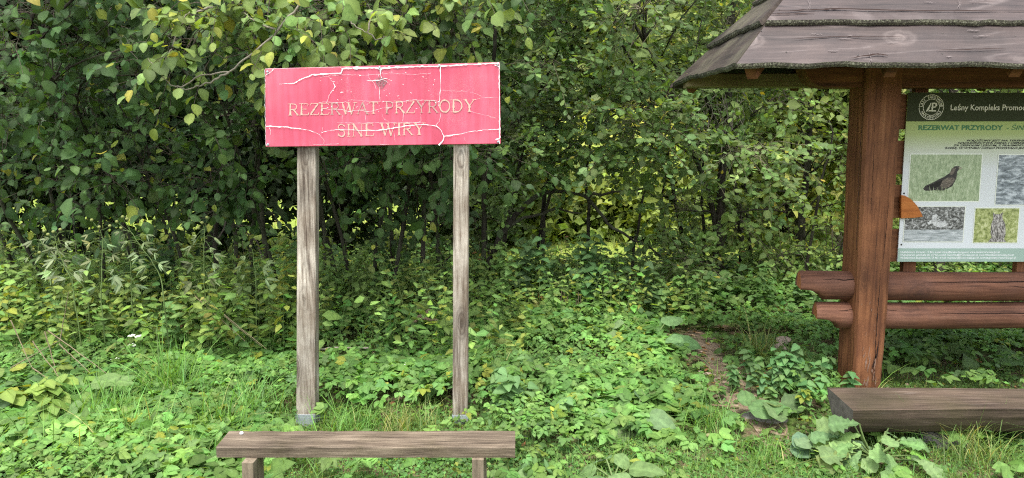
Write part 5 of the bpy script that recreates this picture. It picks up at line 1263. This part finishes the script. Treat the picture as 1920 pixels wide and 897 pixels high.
# grass
def blades(R, base, h, wid, ld, nseg=4, bend=0.7):
    """curved tapering blades; base (n,3), ld (n,2) lean direction"""
    n = len(base); t = np.linspace(0, 1, nseg + 1)
    d = np.concatenate([ld, np.zeros((n, 1))], 1); dn = unit(d)
    amt = np.linalg.norm(ld, axis=1)[:, None]
    hor = (amt * t ** 2 * bend + amt * t * 0.3); ver = t - 0.5 * np.minimum(amt, 1.3) * t ** 2.4 * bend
    c = base[:, None] + dn[:, None] * (hor * h[:, None])[..., None] + UP * (ver * h[:, None])[..., None]
    side = unit(np.cross(dn, UP)); w = (wid[:, None] * (1 - t ** 1.6 * 0.95))[..., None] * 0.5
    V = np.stack([c - side[:, None] * w, c + side[:, None] * w], 2).reshape(n, -1, 3)
    nv = 2 * (nseg + 1); f = []
    for i in range(nseg): f += [(2 * i, 2 * i + 1, 2 * i + 3), (2 * i, 2 * i + 3, 2 * i + 2)]
    F = np.array(f)[None] + (np.arange(n) * nv)[:, None, None]
    return V.reshape(-1, 3), F.reshape(-1, 3), nv
def turf(name, seed, n, Y0, Y1, keep, h, wid, base_c, frac):
    R = np.random.RandomState(seed); X, Y = ground_pts(R, n, Y0, Y1); px, py, _ = proj(np.stack([X, Y, gz(X, Y)], 1))
    k = R.rand(len(X)) < keep(px, py); X, Y = X[k], Y[k]; n = len(X)
    V, F, nv = blades(R, np.stack([X, Y, gz(X, Y) - 0.005], 1), h * np.exp(R.randn(n) * .35), wid * np.exp(R.randn(n) * .2), R.randn(n, 2) * (0.55 if h < .15 else .85), 2 if h < .15 else 5)
    c = pal(R, n, base_c, 0.22, 0.12, frac, (0.36, 0.33, 0.13))
    return V, F, np.repeat(c, nv, 0)
def join_turf(name, parts):
    o = np.cumsum([0] + [len(p[0]) for p in parts[:-1]])
    ob = obj(name, np.concatenate([p[0] for p in parts]), np.concatenate([p[1] + k for p, k in zip(parts, o)]), M['grass'], None, col=np.concatenate([p[2] for p in parts]), smooth=True); ob['kind'] = 'stuff'
gmask = lambda px, py: np.where(cover_mask(px, py) < 0.6, 1.0, 0.05) * np.where((np.abs(px - (1310 + (py - 640) * 0.75)) < 66 + (py - 640) * .12) & (py < 825), 0.16, 1.0)
tall = lambda px, py: np.where((px > 540) & (px < 900) & (py > 765) & (py < 835) & (np.abs(px - 575) > 30) & (np.abs(px - 863) > 28), 1.0, 0.0)
strip = lambda px, py: np.where((px > 1640) & (py > 680) & (py < 740), 1.0, 0.0)
wild = lambda px, py: np.where((py > 640), 0.4, 0.15) * np.where(px < 560, 1, 0.08) + np.where((px < 640) & (py > 690) & (np.sin(px * .013) + np.sin(py * .03 + px * .004) > .2), .5, 0)
join_turf('grass', [turf('a', 21, 42000, 1.9, 4.3, gmask, 0.055, 0.0035, (0.12, 0.225, 0.05), 0.04), turf('b', 22, 5000, 3.5, 4.6, tall, 0.1, 0.005, (0.15, 0.27, 0.065), 0.05),
   turf('c', 23, 26000, 4.0, 5.6, lambda a, b: np.maximum(strip(a, b), gmask(a, b) * 0.6), 0.045, 0.004, (0.12, 0.2, 0.045), 0.08), turf('d', 24, 13000, 2.0, 7.0, wild, 0.21, 0.006, (0.12, 0.24, 0.055), 0.05)])
meadow = lambda px, py: np.ones_like(px)
join_turf('meadow_grass', [turf('m', 25, 11000, 10.5, 22, meadow, 0.13, 0.03, (0.2, 0.28, 0.055), 0.3)])
# the trodden path: a strip of bare earth just above the ground sheet
pc = np.array([G(1300, 618), G(1318, 660), G(1345, 700), G(1375, 735), G(1405, 770), G(1440, 805), G(1480, 850)])
tt = np.linspace(0, 6, 50); cl_ = np.stack([np.interp(tt, range(7), pc[:, k]) for k in range(2)], 1)
R = np.random.RandomState(3); wl = .09 + .04 * np.sin(tt * 2.2) + R.rand(50) * .03; wr = .1 + .04 * np.sin(tt * 1.7 + 1) + R.rand(50) * .03
wl *= np.minimum(1, np.minimum(tt, 6 - tt) * 2 + .15); wr *= np.minimum(1, np.minimum(tt, 6 - tt) * 2 + .15)
rowsP = []
for f in np.linspace(0, 1, 5):
    x = cl_[:, 0] - wl + (wl + wr) * f; rowsP.append(np.stack([x, cl_[:, 1], gz(x, cl_[:, 1]) + 0.006], 1))
Vp = np.stack(rowsP, 1).reshape(-1, 3); ip = np.arange(250).reshape(50, 5)
pm, nd, ln, bs = nmat('trodden_earth'); tc = nd.new('ShaderNodeTexCoord')
n1_ = noise(nd, ln, tc.outputs['Object'], 24, 6, .7); r_p = ramp(nd, [(0.3, (.05, .034, .02)), (.5, (.15, .105, .066)), (.62, (.23, .175, .12)), (.78, (.34, .27, .2))]); ln.new(n1_.outputs[0], r_p.inputs[0]); ln.new(r_p.outputs[0], bs.inputs['Base Color'])
bs.inputs['Roughness'].default_value = .95; bump(nd, ln, n1_.outputs[0], bs, .8, .015)
tag(obj('path', Vp, np.stack([ip[:-1, :-1], ip[:-1, 1:], ip[1:, 1:], ip[1:, :-1]], -1).reshape(-1, 4), pm, smooth=True), kind='structure')
# leaf litter, chips and twigs on bare soil
R = np.random.RandomState(31); n = 5200
X, Y = ground_pts(R, n, 2.6, 8.0); px, py, _ = proj(np.stack([X, Y, gz(X, Y)], 1))
bare = (np.abs(px - (1310 + (py - 640) * 0.75)) < 60) & (py > 600) & (py < 815) | ((px > 580) & (px < 730) & (py > 640) & (py < 730)) | ((px > 1420) & (px < 1580) & (py > 655) & (py < 705)) | ((px > 1640) & (py > 670) & (py < 730))
k = (R.rand(len(X)) < np.where(bare, 1.0, 0.06)); X, Y = X[k], Y[k]; n = len(X)
L = Leaves(); c = np.where(R.rand(n, 1) < 0.5, pal(R, n, (0.2, 0.11, 0.05), .3, .15), pal(R, n, (0.36, 0.28, 0.19), .25, .12))
L.add(np.stack([X, Y, gz(X, Y) + 0.006 + R.rand(n) * 0.012], 1), R.randn(n, 3) * [1, 1, .15], UP + R.randn(n, 3) * 0.3, 0.035 * np.exp(R.randn(n) * .45), np.clip(c, .01, .6), R, len(OVATE))
V, F, Cc = expand(OVATE, *L.arr()); o = obj('leaf_litter', V, F, M['leaf_matt'], None, col=Cc, smooth=True); o['kind'] = 'stuff'

# ------------------------------------------------------------------ single plants
def rosette(name, label, cat, px, py, tm, nleaf, size, petiole, base_c, seed, elev=(0.35, 1.0), mat=None, wscale=1.0, heading=None, group=None, frac=0.0, z0=0.0):
    """big leaves on stalks from one crown; every leaf and stalk is a part"""
    R = np.random.RandomState(seed); g = G(px, py); b = np.array([g[0], g[1], float(gz(g[0], g[1])) + z0]); root = thing(name, label, cat, b, group)
    cols = pal(R, nleaf, base_c, 0.15, 0.08, frac)
    for i in range(nleaf):
        a = (2 * math.pi * i / nleaf + R.uniform(-.4, .4)) if heading is None else R.uniform(*heading)
        e = R.uniform(*elev); pl = petiole * R.uniform(.6, 1.2)
        hd = np.array([math.cos(a), math.sin(a), 0]); tip = b + hd * pl * math.cos(e) + UP * pl * math.sin(e)
        V, F = tubes(bez(b, b + UP * pl * .5 * math.sin(e) + hd * pl * .3, tip, 6)[None], np.linspace(0.006, 0.004, 6)[None], 6)
        st_ = obj('leaf_stalk', V, F, M['green_stem'], root, smooth=True)
        xd = hd * 1.0 + UP * R.uniform(-.45, .25) + np.array([0, -.15, 0]); nr = UP * 1.0 + np.array([0, -.55, 0]) + R.randn(3) * .25
        fr = frames(xd[None], nr[None])[0]; s = size * R.uniform(.65, 1.2)
        TV, TF, tl = tm[R.randint(len(tm))]
        W = (TV * [s, s * wscale * R.uniform(.85, 1.15), s]) @ fr.T + tip
        ob = obj('leaf', W, TF, mat or M['leaf_matt'], root, col=np.clip(cols[i] * tl[:, None], 0, .6), smooth=True, loc=tip)
    return root
bc_ = (0.12, 0.2, 0.075)
for i, (px, py, nl, s, pe, lab) in enumerate([
    (1215, 668, 8, .2, .24, 'big leaved burdock plant at the edge of the bare path, below the sunny gap'), (1065, 655, 4, .17, .2, 'small burdock with one upright pale leaf behind the ground elder'),
    (1110, 770, 7, .23, .2, 'burdock with long grey green leaves in the middle of the ground elder'), (1190, 800, 7, .24, .2, 'burdock with drooping silvery leaves at the edge of the trodden grass'),
    (1010, 905, 5, .13, .1, 'low burdock beside the end of the plank bench'), (1150, 905, 6, .15, .1, 'pale green burdock spreading over the clover beside the trodden grass'),
    (500, 745, 5, .23, .16, 'burdock with broad veined leaves beside the foot of the sign post'), (110, 790, 5, .22, .25, 'burdock with one tall upright leaf below the tangled dry stems'),
    (830, 745, 4, .15, .12, 'bright green round leaved burdock between the sign posts'), (1760, 660, 6, .24, .16, 'burdock under the log rails behind the half log bench'), (1830, 675, 6, .22, .16, 'burdock under the log rails, farther from the shelter post'),
    (1020, 745, 5, .2, .2, 'burdock half buried in ground elder beside the right sign post'.replace('right ', ''))]):
    rosette('burdock', lab, 'plant', px, py, BURDOCK, nl, s, pe, bc_, 400 + i, group='burdock plants in the ground cover')
rosette('butterbur', 'round crinkled butterbur leaves in front of the nettles', 'plant', 1440, 775, ROUND, 9, .13, .15, (0.1, 0.17, 0.06), 420, heading=(3.4, 6.2), elev=(.5, 1.1))
rosette('butterbur', 'round grey veined leaves against the cut end of the half log bench', 'plant', 1545, 845, ROUND, 6, .13, .12, (0.1, 0.16, 0.085), 421, heading=(2.8, 6.0), elev=(.4, 1.0))
rosette('thistle_plant', 'large bright lobed leaves sprawling under the near end of the half log bench', 'plant', 1640, 862, LOBED, 26, .17, .2, (0.14, 0.23, 0.085), 422, elev=(.1, 1.15), frac=.15, heading=(2.4, 7.0))
rosette('yellow_leaved_plant', 'plant with big yellow green leaves beside the tangle of dry stems', 'plant', 2, 745, ROUND, 5, .085, .25, (0.17, 0.22, 0.045), 423, elev=(.7, 1.3))
def upright(name, label, cat, px, py, Y=None, stems=5, h=.35, leaf=.08, tm=HEART, base_c=green, seed=0, pairs=6, spread=.12, wscale=1.0, frac=.03, group=None, mat=None, droop=.25, xd_up=0.0):
    """leafy upright stems with opposite leaf pairs; every stem carries its leaves"""
    R = np.random.RandomState(seed); g = G(px, py); root = thing(name, label, cat, (g[0], g[1], float(gz(g[0], g[1]))), group)
    L = Leaves()
    for i in range(stems):
        a = np.array([g[0] + R.randn() * spread, g[1] + R.randn() * spread, 0]); a[2] = gz(a[0], a[1]); hh = h * R.uniform(.65, 1.1)
        b = a + [R.randn() * .12 * hh * 2, R.randn() * .1 * hh - .05, hh]; q = wiggle(R, bez(a, (a + b) / 2 + R.randn(3) * .03, b, 9), .004)
        V, F = tubes(q[None], np.linspace(.0035, .0018, 9)[None], 5); obj('stem', V, F, M['green_stem'], root, smooth=True, loc=a)
        bc = pal(R, 1, base_c, .15, .08, frac)[0]
        for j in range(pairs):
            f = .3 + .7 * (j + .6) / pairs; p = np.array([np.interp(f * 8, range(9), q[:, k]) for k in range(3)]); an = j * 1.57 + R.uniform(-.3, .3) + i
            for s in (0, math.pi):
                d = np.array([math.cos(an + s), math.sin(an + s), -droop + xd_up])
                L.add(p[None], (d + R.randn(3) * .12)[None], (UP + R.randn(3) * .2 + [0, -.3, 0])[None], leaf * R.uniform(.75, 1.15) * (1.15 - .55 * abs(f - .6)), np.clip(bc * math.exp(R.randn() * .12), 0, .5)[None], R, len(tm), np.full(1, wscale))
    leaf_parts(root, tm, L.arr(), mat or M['leaf_matt'], 300, R, margin=200); return root
upright('nettle', 'clump of dark toothed nettles beside the shelter post foot', 'plant', 1500, 745, stems=15, h=.3, leaf=.062, pairs=7, seed=500, spread=.16, base_c=(0.095, 0.18, 0.06), wscale=1.05)
upright('nettle', 'nettles growing between the bare path and the half log bench', 'plant', 1420, 745, stems=10, h=.2, leaf=.055, seed=501, spread=.14, base_c=(0.095, 0.18, 0.06))
upright('nettle', 'pale pointed nettles in the ground elder beside the sign post', 'plant', 960, 775, stems=9, h=.26, leaf=.075, seed=502, spread=.16, base_c=(0.1, 0.18, 0.06))
upright('nettle', 'tall dark nettles in front of the willow at the hedge bottom', 'plant', 1090, 590, stems=16, h=.75, leaf=.1, seed=503, spread=.35, base_c=(0.055, 0.115, 0.04), pairs=9)
upright('nettle', 'dark bushy nettles at the hazel edge between wilted weeds and sign', 'plant', 285, 590, stems=9, h=.75, leaf=.1, seed=504, spread=.16, base_c=(0.055, 0.12, 0.045), pairs=9)
upright('dogwood_seedling', 'yellow green seedling with broad leaves at the picture edge below the dry stems'.replace('at the picture edge ', ''), 'plant', 60, 800, stems=6, h=.28, leaf=.11, tm=OVATE, seed=505, spread=.14, base_c=(0.15, 0.22, 0.05), wscale=1.3, frac=.12)
upright('dogwood_seedling', 'leafy yellowing seedling tangled in the weeds at the hedge bottom', 'plant', 150, 640, stems=12, h=.6, leaf=.085, tm=OVATE, seed=506, spread=.3, base_c=(0.16, 0.2, 0.045), wscale=1.2, frac=.25)
upright('dogwood_seedling', 'slim light green seedling standing just behind the grey sign post', 'plant', 700, 620, stems=7, h=.7, leaf=.085, tm=OVATE, seed=507, spread=.2, base_c=(0.11, 0.17, 0.045), wscale=1.2, frac=.1)
for k_, (px, py, st, h, lf, tmn, c, lab) in enumerate([
    (40, 640, 9, .7, .075, OVATE, (0.15, 0.22, 0.06), 'light green bushy weed at the hedge edge behind the tangled dead stems'), (95, 600, 8, .8, .07, OVATE, (0.12, 0.19, 0.05), 'leafy weed below the sideways bending wilted weed'),
    (215, 650, 9, .6, .08, HEART, (0.13, 0.2, 0.055), 'leafy weed with heart shaped leaves above the white umbels'), (345, 640, 9, .65, .07, OVATE, (0.14, 0.21, 0.055), 'pale leafy weed below the steeply leaning wilted weed'),
    (420, 660, 8, .55, .075, HEART, (0.12, 0.19, 0.055), 'leafy weed crossed by the slanting dead stem'), (500, 640, 9, .7, .07, OVATE, (0.13, 0.2, 0.05), 'leafy weed close to the thicker sign post at the hedge bottom'),
    (640, 610, 8, .75, .07, OVATE, (0.13, 0.21, 0.055), 'leafy weed behind the thicker sign post, above the grey stick'), (780, 590, 9, .7, .07, OVATE, (0.13, 0.2, 0.05), 'leafy weed behind the broken forked branch'),
    (930, 600, 10, .7, .075, HEART, (0.11, 0.18, 0.05), 'leafy weed behind the thinner sign post'), (1010, 585, 9, .65, .07, OVATE, (0.12, 0.19, 0.05), 'leafy weed beside the cut straw stubs'),
    (1180, 600, 9, .5, .075, HEART, (0.1, 0.175, 0.05), 'leafy weed behind the big burdock at the path'), (1290, 590, 8, .45, .07, HEART, (0.1, 0.18, 0.05), 'leafy weed at the far end of the bare path'), (1420, 590, 10, .45, .075, HEART, (0.11, 0.19, 0.055), 'leafy weed between the path end and the rail ends'),
    (1530, 600, 9, .4, .07, HEART, (0.11, 0.19, 0.055), 'leafy weed just below the log rail ends')]):
    upright('leafy_weed', lab, 'plant', px, py, stems=st, h=h, leaf=lf, tm=tmn, seed=540 + k_, spread=.22, base_c=c, wscale=1.15, frac=.06, pairs=8, group='leafy weeds along the hedge bottom')
# tall wilted weeds: grey green drooping leaves in fans and small round heads
def wilted(label, base_px, pts, Y, seed, heads):
    R = np.random.RandomState(seed); p = np.array([P(x, y, Y) for x, y in pts]); g = gpt(P(base_px, 560, Y)[0], Y)
    root = thing('wilted_weed', label, 'plant', g, 'tall wilted weeds in front of the dark hazel')
    p = np.concatenate([g[None], p]); t_ = np.linspace(0, len(p) - 1, 22); q = np.stack([np.interp(t_, np.arange(len(p)), p[:, k]) for k in range(3)], 1)
    V, F = tubes(wiggle(R, q, .003)[None], np.linspace(.005, .0022, 22)[None], 6); obj('stem', V, F, M['green_stem'], root, smooth=True)
    L = Leaves()
    for j in range(8, 22, 2 if seed % 2 else 1):
        sd = 1 if (j // 2) % 2 else -1; o = q[j] + np.array([sd * R.uniform(.04, .1), R.uniform(-.05, .03), R.uniform(-.05, .02)])
        V, F = tubes(bez(q[j], (q[j] + o) / 2 + UP * .02, o, 4)[None], np.full((1, 4), .0013), 4); obj('leaf_stalk', V, F, M['green_stem'], root, smooth=True)
        m = 5; sz = R.uniform(.06, .115) * (1.25 - .03 * j); bc = pal(R, 1, (0.16, 0.2, 0.1), .25, .08)[0]
        an = np.linspace(-1.2, 1.2, m) + R.uniform(-.5, .5)
        d = np.stack([sd * (.45 + .35 * np.cos(an)) + np.sin(an) * .35, np.full(m, -.2) + R.randn(m) * .3, -.6 * np.cos(an) + sd * .3 * np.sin(an) - .05 + R.randn(m) * .15], 1)
        L.add(np.repeat(o[None], m, 0), d, np.array([0, -1, .35]) + R.randn(m, 3) * .35, sz * R.uniform(.7, 1.1, m), np.clip(bc * np.exp(R.randn(m, 1) * .12), 0, .5), R, len(LANCE), R.uniform(.7, 1.3, m))
    leaf_parts(root, LANCE, L.arr(), M['leaf_matt'], 300, R, margin=200)
    for x, y in heads:
        c = P(x, y, Y); k = int(np.argmin(np.linalg.norm(q - c, axis=1)))
        V, F = tubes(bez(q[min(k, 21)], (q[min(k, 21)] + c) / 2 + [0, 0, -.01], c, 5)[None], np.full((1, 5), .0012), 4); obj('head_stalk', V, F, M['green_stem'], root, smooth=True)
        a8 = np.arange(8) / 8 * 2 * np.pi
        rings = [np.stack([c[0] + r * np.cos(a8), c[1] + r * np.sin(a8), np.full(8, c[2] + z)], 1) for r, z in ((.003, -.011), (.009, -.007), (.0125, 0), (.009, .008), (.003, .011))]
        obj('seed_head', *loft(rings), M['seed'], root, smooth=True)
M['seed'] = plain('green_seed_head', (0.2, 0.22, 0.07), .8, .3, 120)
wilted('wilted weed bending sideways, round heads near the hedge edge', 165, [(160, 540), (120, 500), (85, 470), (75, 448), (70, 478)], 5.4, 601, [(62, 468), (74, 474), (83, 434)])
wilted('wilted weed with two drooping leaf fans and three round heads', 150, [(140, 530), (128, 505), (112, 470), (104, 445)], 5.3, 602, [(100, 435), (113, 431), (90, 440)])
wilted('straight wilted weed with a large hanging leaf fan', 190, [(191, 560), (191, 500), (191, 455), (188, 432)], 5.3, 603, [(172, 413), (186, 426), (206, 424)])
wilted('wilted weed leaning steeply toward the dark stems', 315, [(305, 525), (285, 490), (262, 460), (245, 435)], 5.4, 604, [(219, 416), (230, 407), (238, 411), (227, 428)])
wilted('limp brownish wilted weed between the straight and leaning ones', 248, [(246, 540), (244, 500), (238, 470)], 5.6, 605, [(232, 478)])
wilted('slim wilted weed standing apart, nearer the pink sign', 385, [(384, 540), (383, 480), (384, 430)], 5.6, 606, [(379, 418), (388, 408), (372, 428)])
wilted('short wilted weed close to the grey sign post', 478, [(478, 540), (476, 500), (474, 470)], 5.6, 607, [(470, 462)])
# white umbels
def umbel(label, px, py, Y, seed, heads):
    R = np.random.RandomState(seed); g = gpt(P(px, py, Y)[0], Y); root = thing('white_flower', label, 'flower', g, 'white umbel flowers in the weeds')
    a8 = np.arange(6) / 6 * 2 * np.pi
    for x, y in heads:
        c = P(x, y, Y); V, F = tubes(bez(g, (g + c) / 2 + R.randn(3) * .03, c, 7)[None], np.full((1, 7), .0022), 5); obj('stem', V, F, M['green_stem'], root, smooth=True)
        mb = MB()
        for i in range(26):
            r = .025 * math.sqrt((i + .5) / 26); t = i * 2.4; f = c + [r * math.cos(t), r * math.sin(t), .012 + R.randn() * .004 - r * r * 6]; s = R.uniform(.0045, .0075)
            mb.add([f + [s * math.cos(a), s * math.sin(a), 0] for a in a8] + [f + [0, 0, .003]], [(j, (j + 1) % 6, 6) for j in range(6)])
        o = mb.build('flower_head', M['petal'], root); o['kind'] = 'stuff'
M['petal'] = plain('white_petal', (0.7, 0.72, 0.62), .8, .1, 80, bstr=0)
umbel('white umbel flowers low in the weeds before the leaning weed', 160, 720, 4.9, 1, [(166, 684), (216, 676)])
umbel('small white umbels higher up, among the yellow weed leaves', 250, 680, 5.3, 2, [(247, 632), (262, 633), (248, 650)])
umbel('white umbel flowers in the ground cover between the two sign posts', 745, 720, 4.9, 3, [(732, 690), (746, 694), (766, 685)])
# grass tufts
def tuft(label, px, py, n, h, wid, c, seed, frac=.04, lean=.8, spread=.075, bias=(0, 0)):
    R = np.random.RandomState(seed); g = G(px, py); b = np.array([g[0], g[1], float(gz(g[0], g[1]))])
    base = b + np.concatenate([R.randn(n, 2) * spread, np.zeros((n, 1))], 1)
    V, F, nv = blades(R, base, h * np.exp(R.randn(n) * .28), wid * np.exp(R.randn(n) * .2), R.randn(n, 2) * lean * .6 + np.array(bias), 6, .8)
    cc = pal(R, n, c, .18, .1, frac, (0.42, 0.38, 0.16))
    root = thing('grass_tuft', label, 'grass tuft', b, 'larger tufts of grass')
    o = obj('blades', V, F, M['grass'], root, col=np.repeat(cc, nv, 0), smooth=True); o['kind'] = 'stuff'
gr = (0.13, 0.26, 0.06)
for a in [('long arching tuft of pale grass between the hedge weeds and bench', 315, 755, 230, .34, .0085, gr, 1), ('arching grass tuft nearest the end of the plank bench', 410, 830, 220, .27, .008, gr, 2), ('low grass tuft in the ground elder far from the bench', 250, 865, 170, .25, .008, gr, 3),
          ('tuft of grass with straw blades at the foot of the thinner sign post', 765, 808, 150, .15, .005, (0.16, 0.21, 0.06), 4, .35, .7, .1), ('grass tuft round the foot of the thicker sign post', 670, 806, 120, .13, .005, gr, 5), ('fine grass tuft behind the thinner sign post', 930, 735, 110, .26, .005, gr, 6),
          ('fine pale grass tuft at the far end of the bare path', 1420, 672, 130, .24, .006, (0.15, 0.2, 0.06), 7, .15), ('dark grass tuft beside the bark on the path', 1480, 690, 110, .17, .005, (0.1, 0.16, 0.045), 8, .1),
          ('straggling grass tuft beside the stone under the half log bench', 1830, 868, 150, .22, .004, (0.13, 0.2, 0.05), 9, .25, 1.1), ('soft grass tuft where the ground elder meets the trodden grass', 1330, 800, 140, .16, .005, gr, 10), ('bright grass tuft on the lawn before the half log bench', 1440, 850, 160, .1, .004, gr, 11),
          ('pale grass tuft between the dirt patch and sign post', 720, 665, 80, .22, .005, gr, 12), ('wide bright grass tuft between the slanting dead stems and the sign post', 470, 790, 170, .25, .008, gr, 15), ('grass tuft at the edge of the weeds below the white flowers', 200, 800, 150, .26, .008, gr, 17), ('grass tuft growing beneath the plank bench', 560, 870, 120, .16, .005, (0.09, 0.15, 0.04), 13), ('grass tuft by the outer side of the left bench leg'.replace('left ', 'slanted '), 380, 900, 120, .24, .005, gr, 14)]:
    tuft(*a)
# dry stems, sticks, bark and a plank corner
def stick(name, label, cat, lines, r0, r1, mat, seed, k=7, group=None):
    R = np.random.RandomState(seed); root = None
    for li in lines:
        p = np.array(li, float); t_ = np.linspace(0, len(p) - 1, len(p) * 4); q = np.stack([np.interp(t_, np.arange(len(p)), p[:, j]) for j in range(3)], 1) + R.randn(len(t_), 3) * r0 * .25
        if root is None: root = thing(name, label, cat, q[0], group)
        V, F = tubes(q[None], np.linspace(r0, r1, len(q))[None], k); obj('stem' if 'stem' in name else 'limb', V, F, mat, root, smooth=True)
    return root
ds = M['dry_stem']
def up_at(px0, py0, px1, py1, Y): return [P(px0, py0, Y), P((px0 * .6 + px1 * .4), (py0 * .6 + py1 * .4), Y), P(px1, py1, Y - .05)]
stick('dry_stem', 'straight pale dry stalk standing in the weeds by the hedge', 'stalk', [up_at(112, 640, 129, 548, 5.0)], .004, .002, ds, 1)
stick('dry_stem', 'tangle of thin brown dead stems lying over the weeds at the hedge edge', 'dead stems', [up_at(20, 600, 60, 690, 4.6), up_at(60, 690, 140, 745, 4.5), up_at(20, 690, 110, 640, 4.7), up_at(90, 620, 200, 700, 4.6), up_at(60, 640, 120, 720, 4.5), up_at(110, 645, 170, 700, 4.6), up_at(84, 622, 115, 730, 4.6)], .004, .0018, ds, 2)
stick('dry_stem', 'long thin dead stem slanting between the leaning weed and sign post', 'stalk', [up_at(365, 555, 460, 640, 5.4), up_at(380, 560, 490, 650, 5.4), up_at(420, 590, 500, 655, 5.3)], .003, .0015, ds, 3)
for k, px in enumerate((1051, 1056, 1062, 1079, 1083, 1087)):
    stick('dry_stem', 'cut straw coloured stalk stub at the hedge bottom below the willow', 'stalk', [up_at(px + k % 2, 592, px + 2, 542 + (k * 7) % 22, 6.4)], .006, .005, ds, 10 + k, group='cut stalk stubs')
stick('fallen_branch', 'broken pale forked branch lying between the two sign posts', 'branch', [[P(765, 612, 6.0), P(785, 597, 6.0), P(815, 600, 5.9), P(848, 606, 5.8)], [P(785, 597, 6.0), P(800, 585, 5.95), P(806, 580, 5.95)]], .018, .006, plain('dead_branch_bark', (0.25, 0.18, 0.12), .9, .4, 30), 20)
stick('fallen_branch', 'thin grey stick lying on the dark soil behind the sign post', 'branch', [[P(600, 655, 5.4), P(650, 652, 5.4), P(692, 653, 5.4)]], .009, .006, plain('grey_stick', (0.28, 0.24, 0.2), .9, .3, 30), 21)
stick('fallen_branch', 'thin dark stick lying across the bare path beside the nettles', 'branch', [[G(1322, 758, .02), G(1350, 762, .03), G(1385, 764, .02)]], .008, .006, plain('brown_stick', (0.14, 0.09, 0.06), .9, .3, 30), 22)
stick('fallen_branch', 'crooked twig in front of the burdock below the sunny gap', 'branch', [[P(1125, 622, 6.2), P(1150, 605, 6.1), P(1180, 612, 6.1), P(1195, 600, 6.1)]], .006, .003, bpy.data.materials['grey_stick'], 23)
gb = G(1462, 662); bk = thing('bark_slab', 'curled slab of pale bark lying beside the grass tuft on the path', 'bark', (gb[0], gb[1], 0.02))
rings = []
for i in range(9):
    f = i / 8; c = gb + np.array([-.05 + .13 * f, -.1 + .24 * f, .055 + .02 * f]); w = .05 + .012 * math.sin(f * 7)
    rings.append([c + [-w, w * .5, 0], c + [-w * .4, w * .2, .02], c + [w * .4, -w * .2, .022], c + [w, -w * .5, 0], c + [w * .4, -w * .2, .008], c + [-w * .4, w * .2, .006]])
obj('bark', *loft(rings), plain('pale_flaked_bark', (0.33, 0.25, 0.2), .9, .6, 35, bstr=.5), bk)
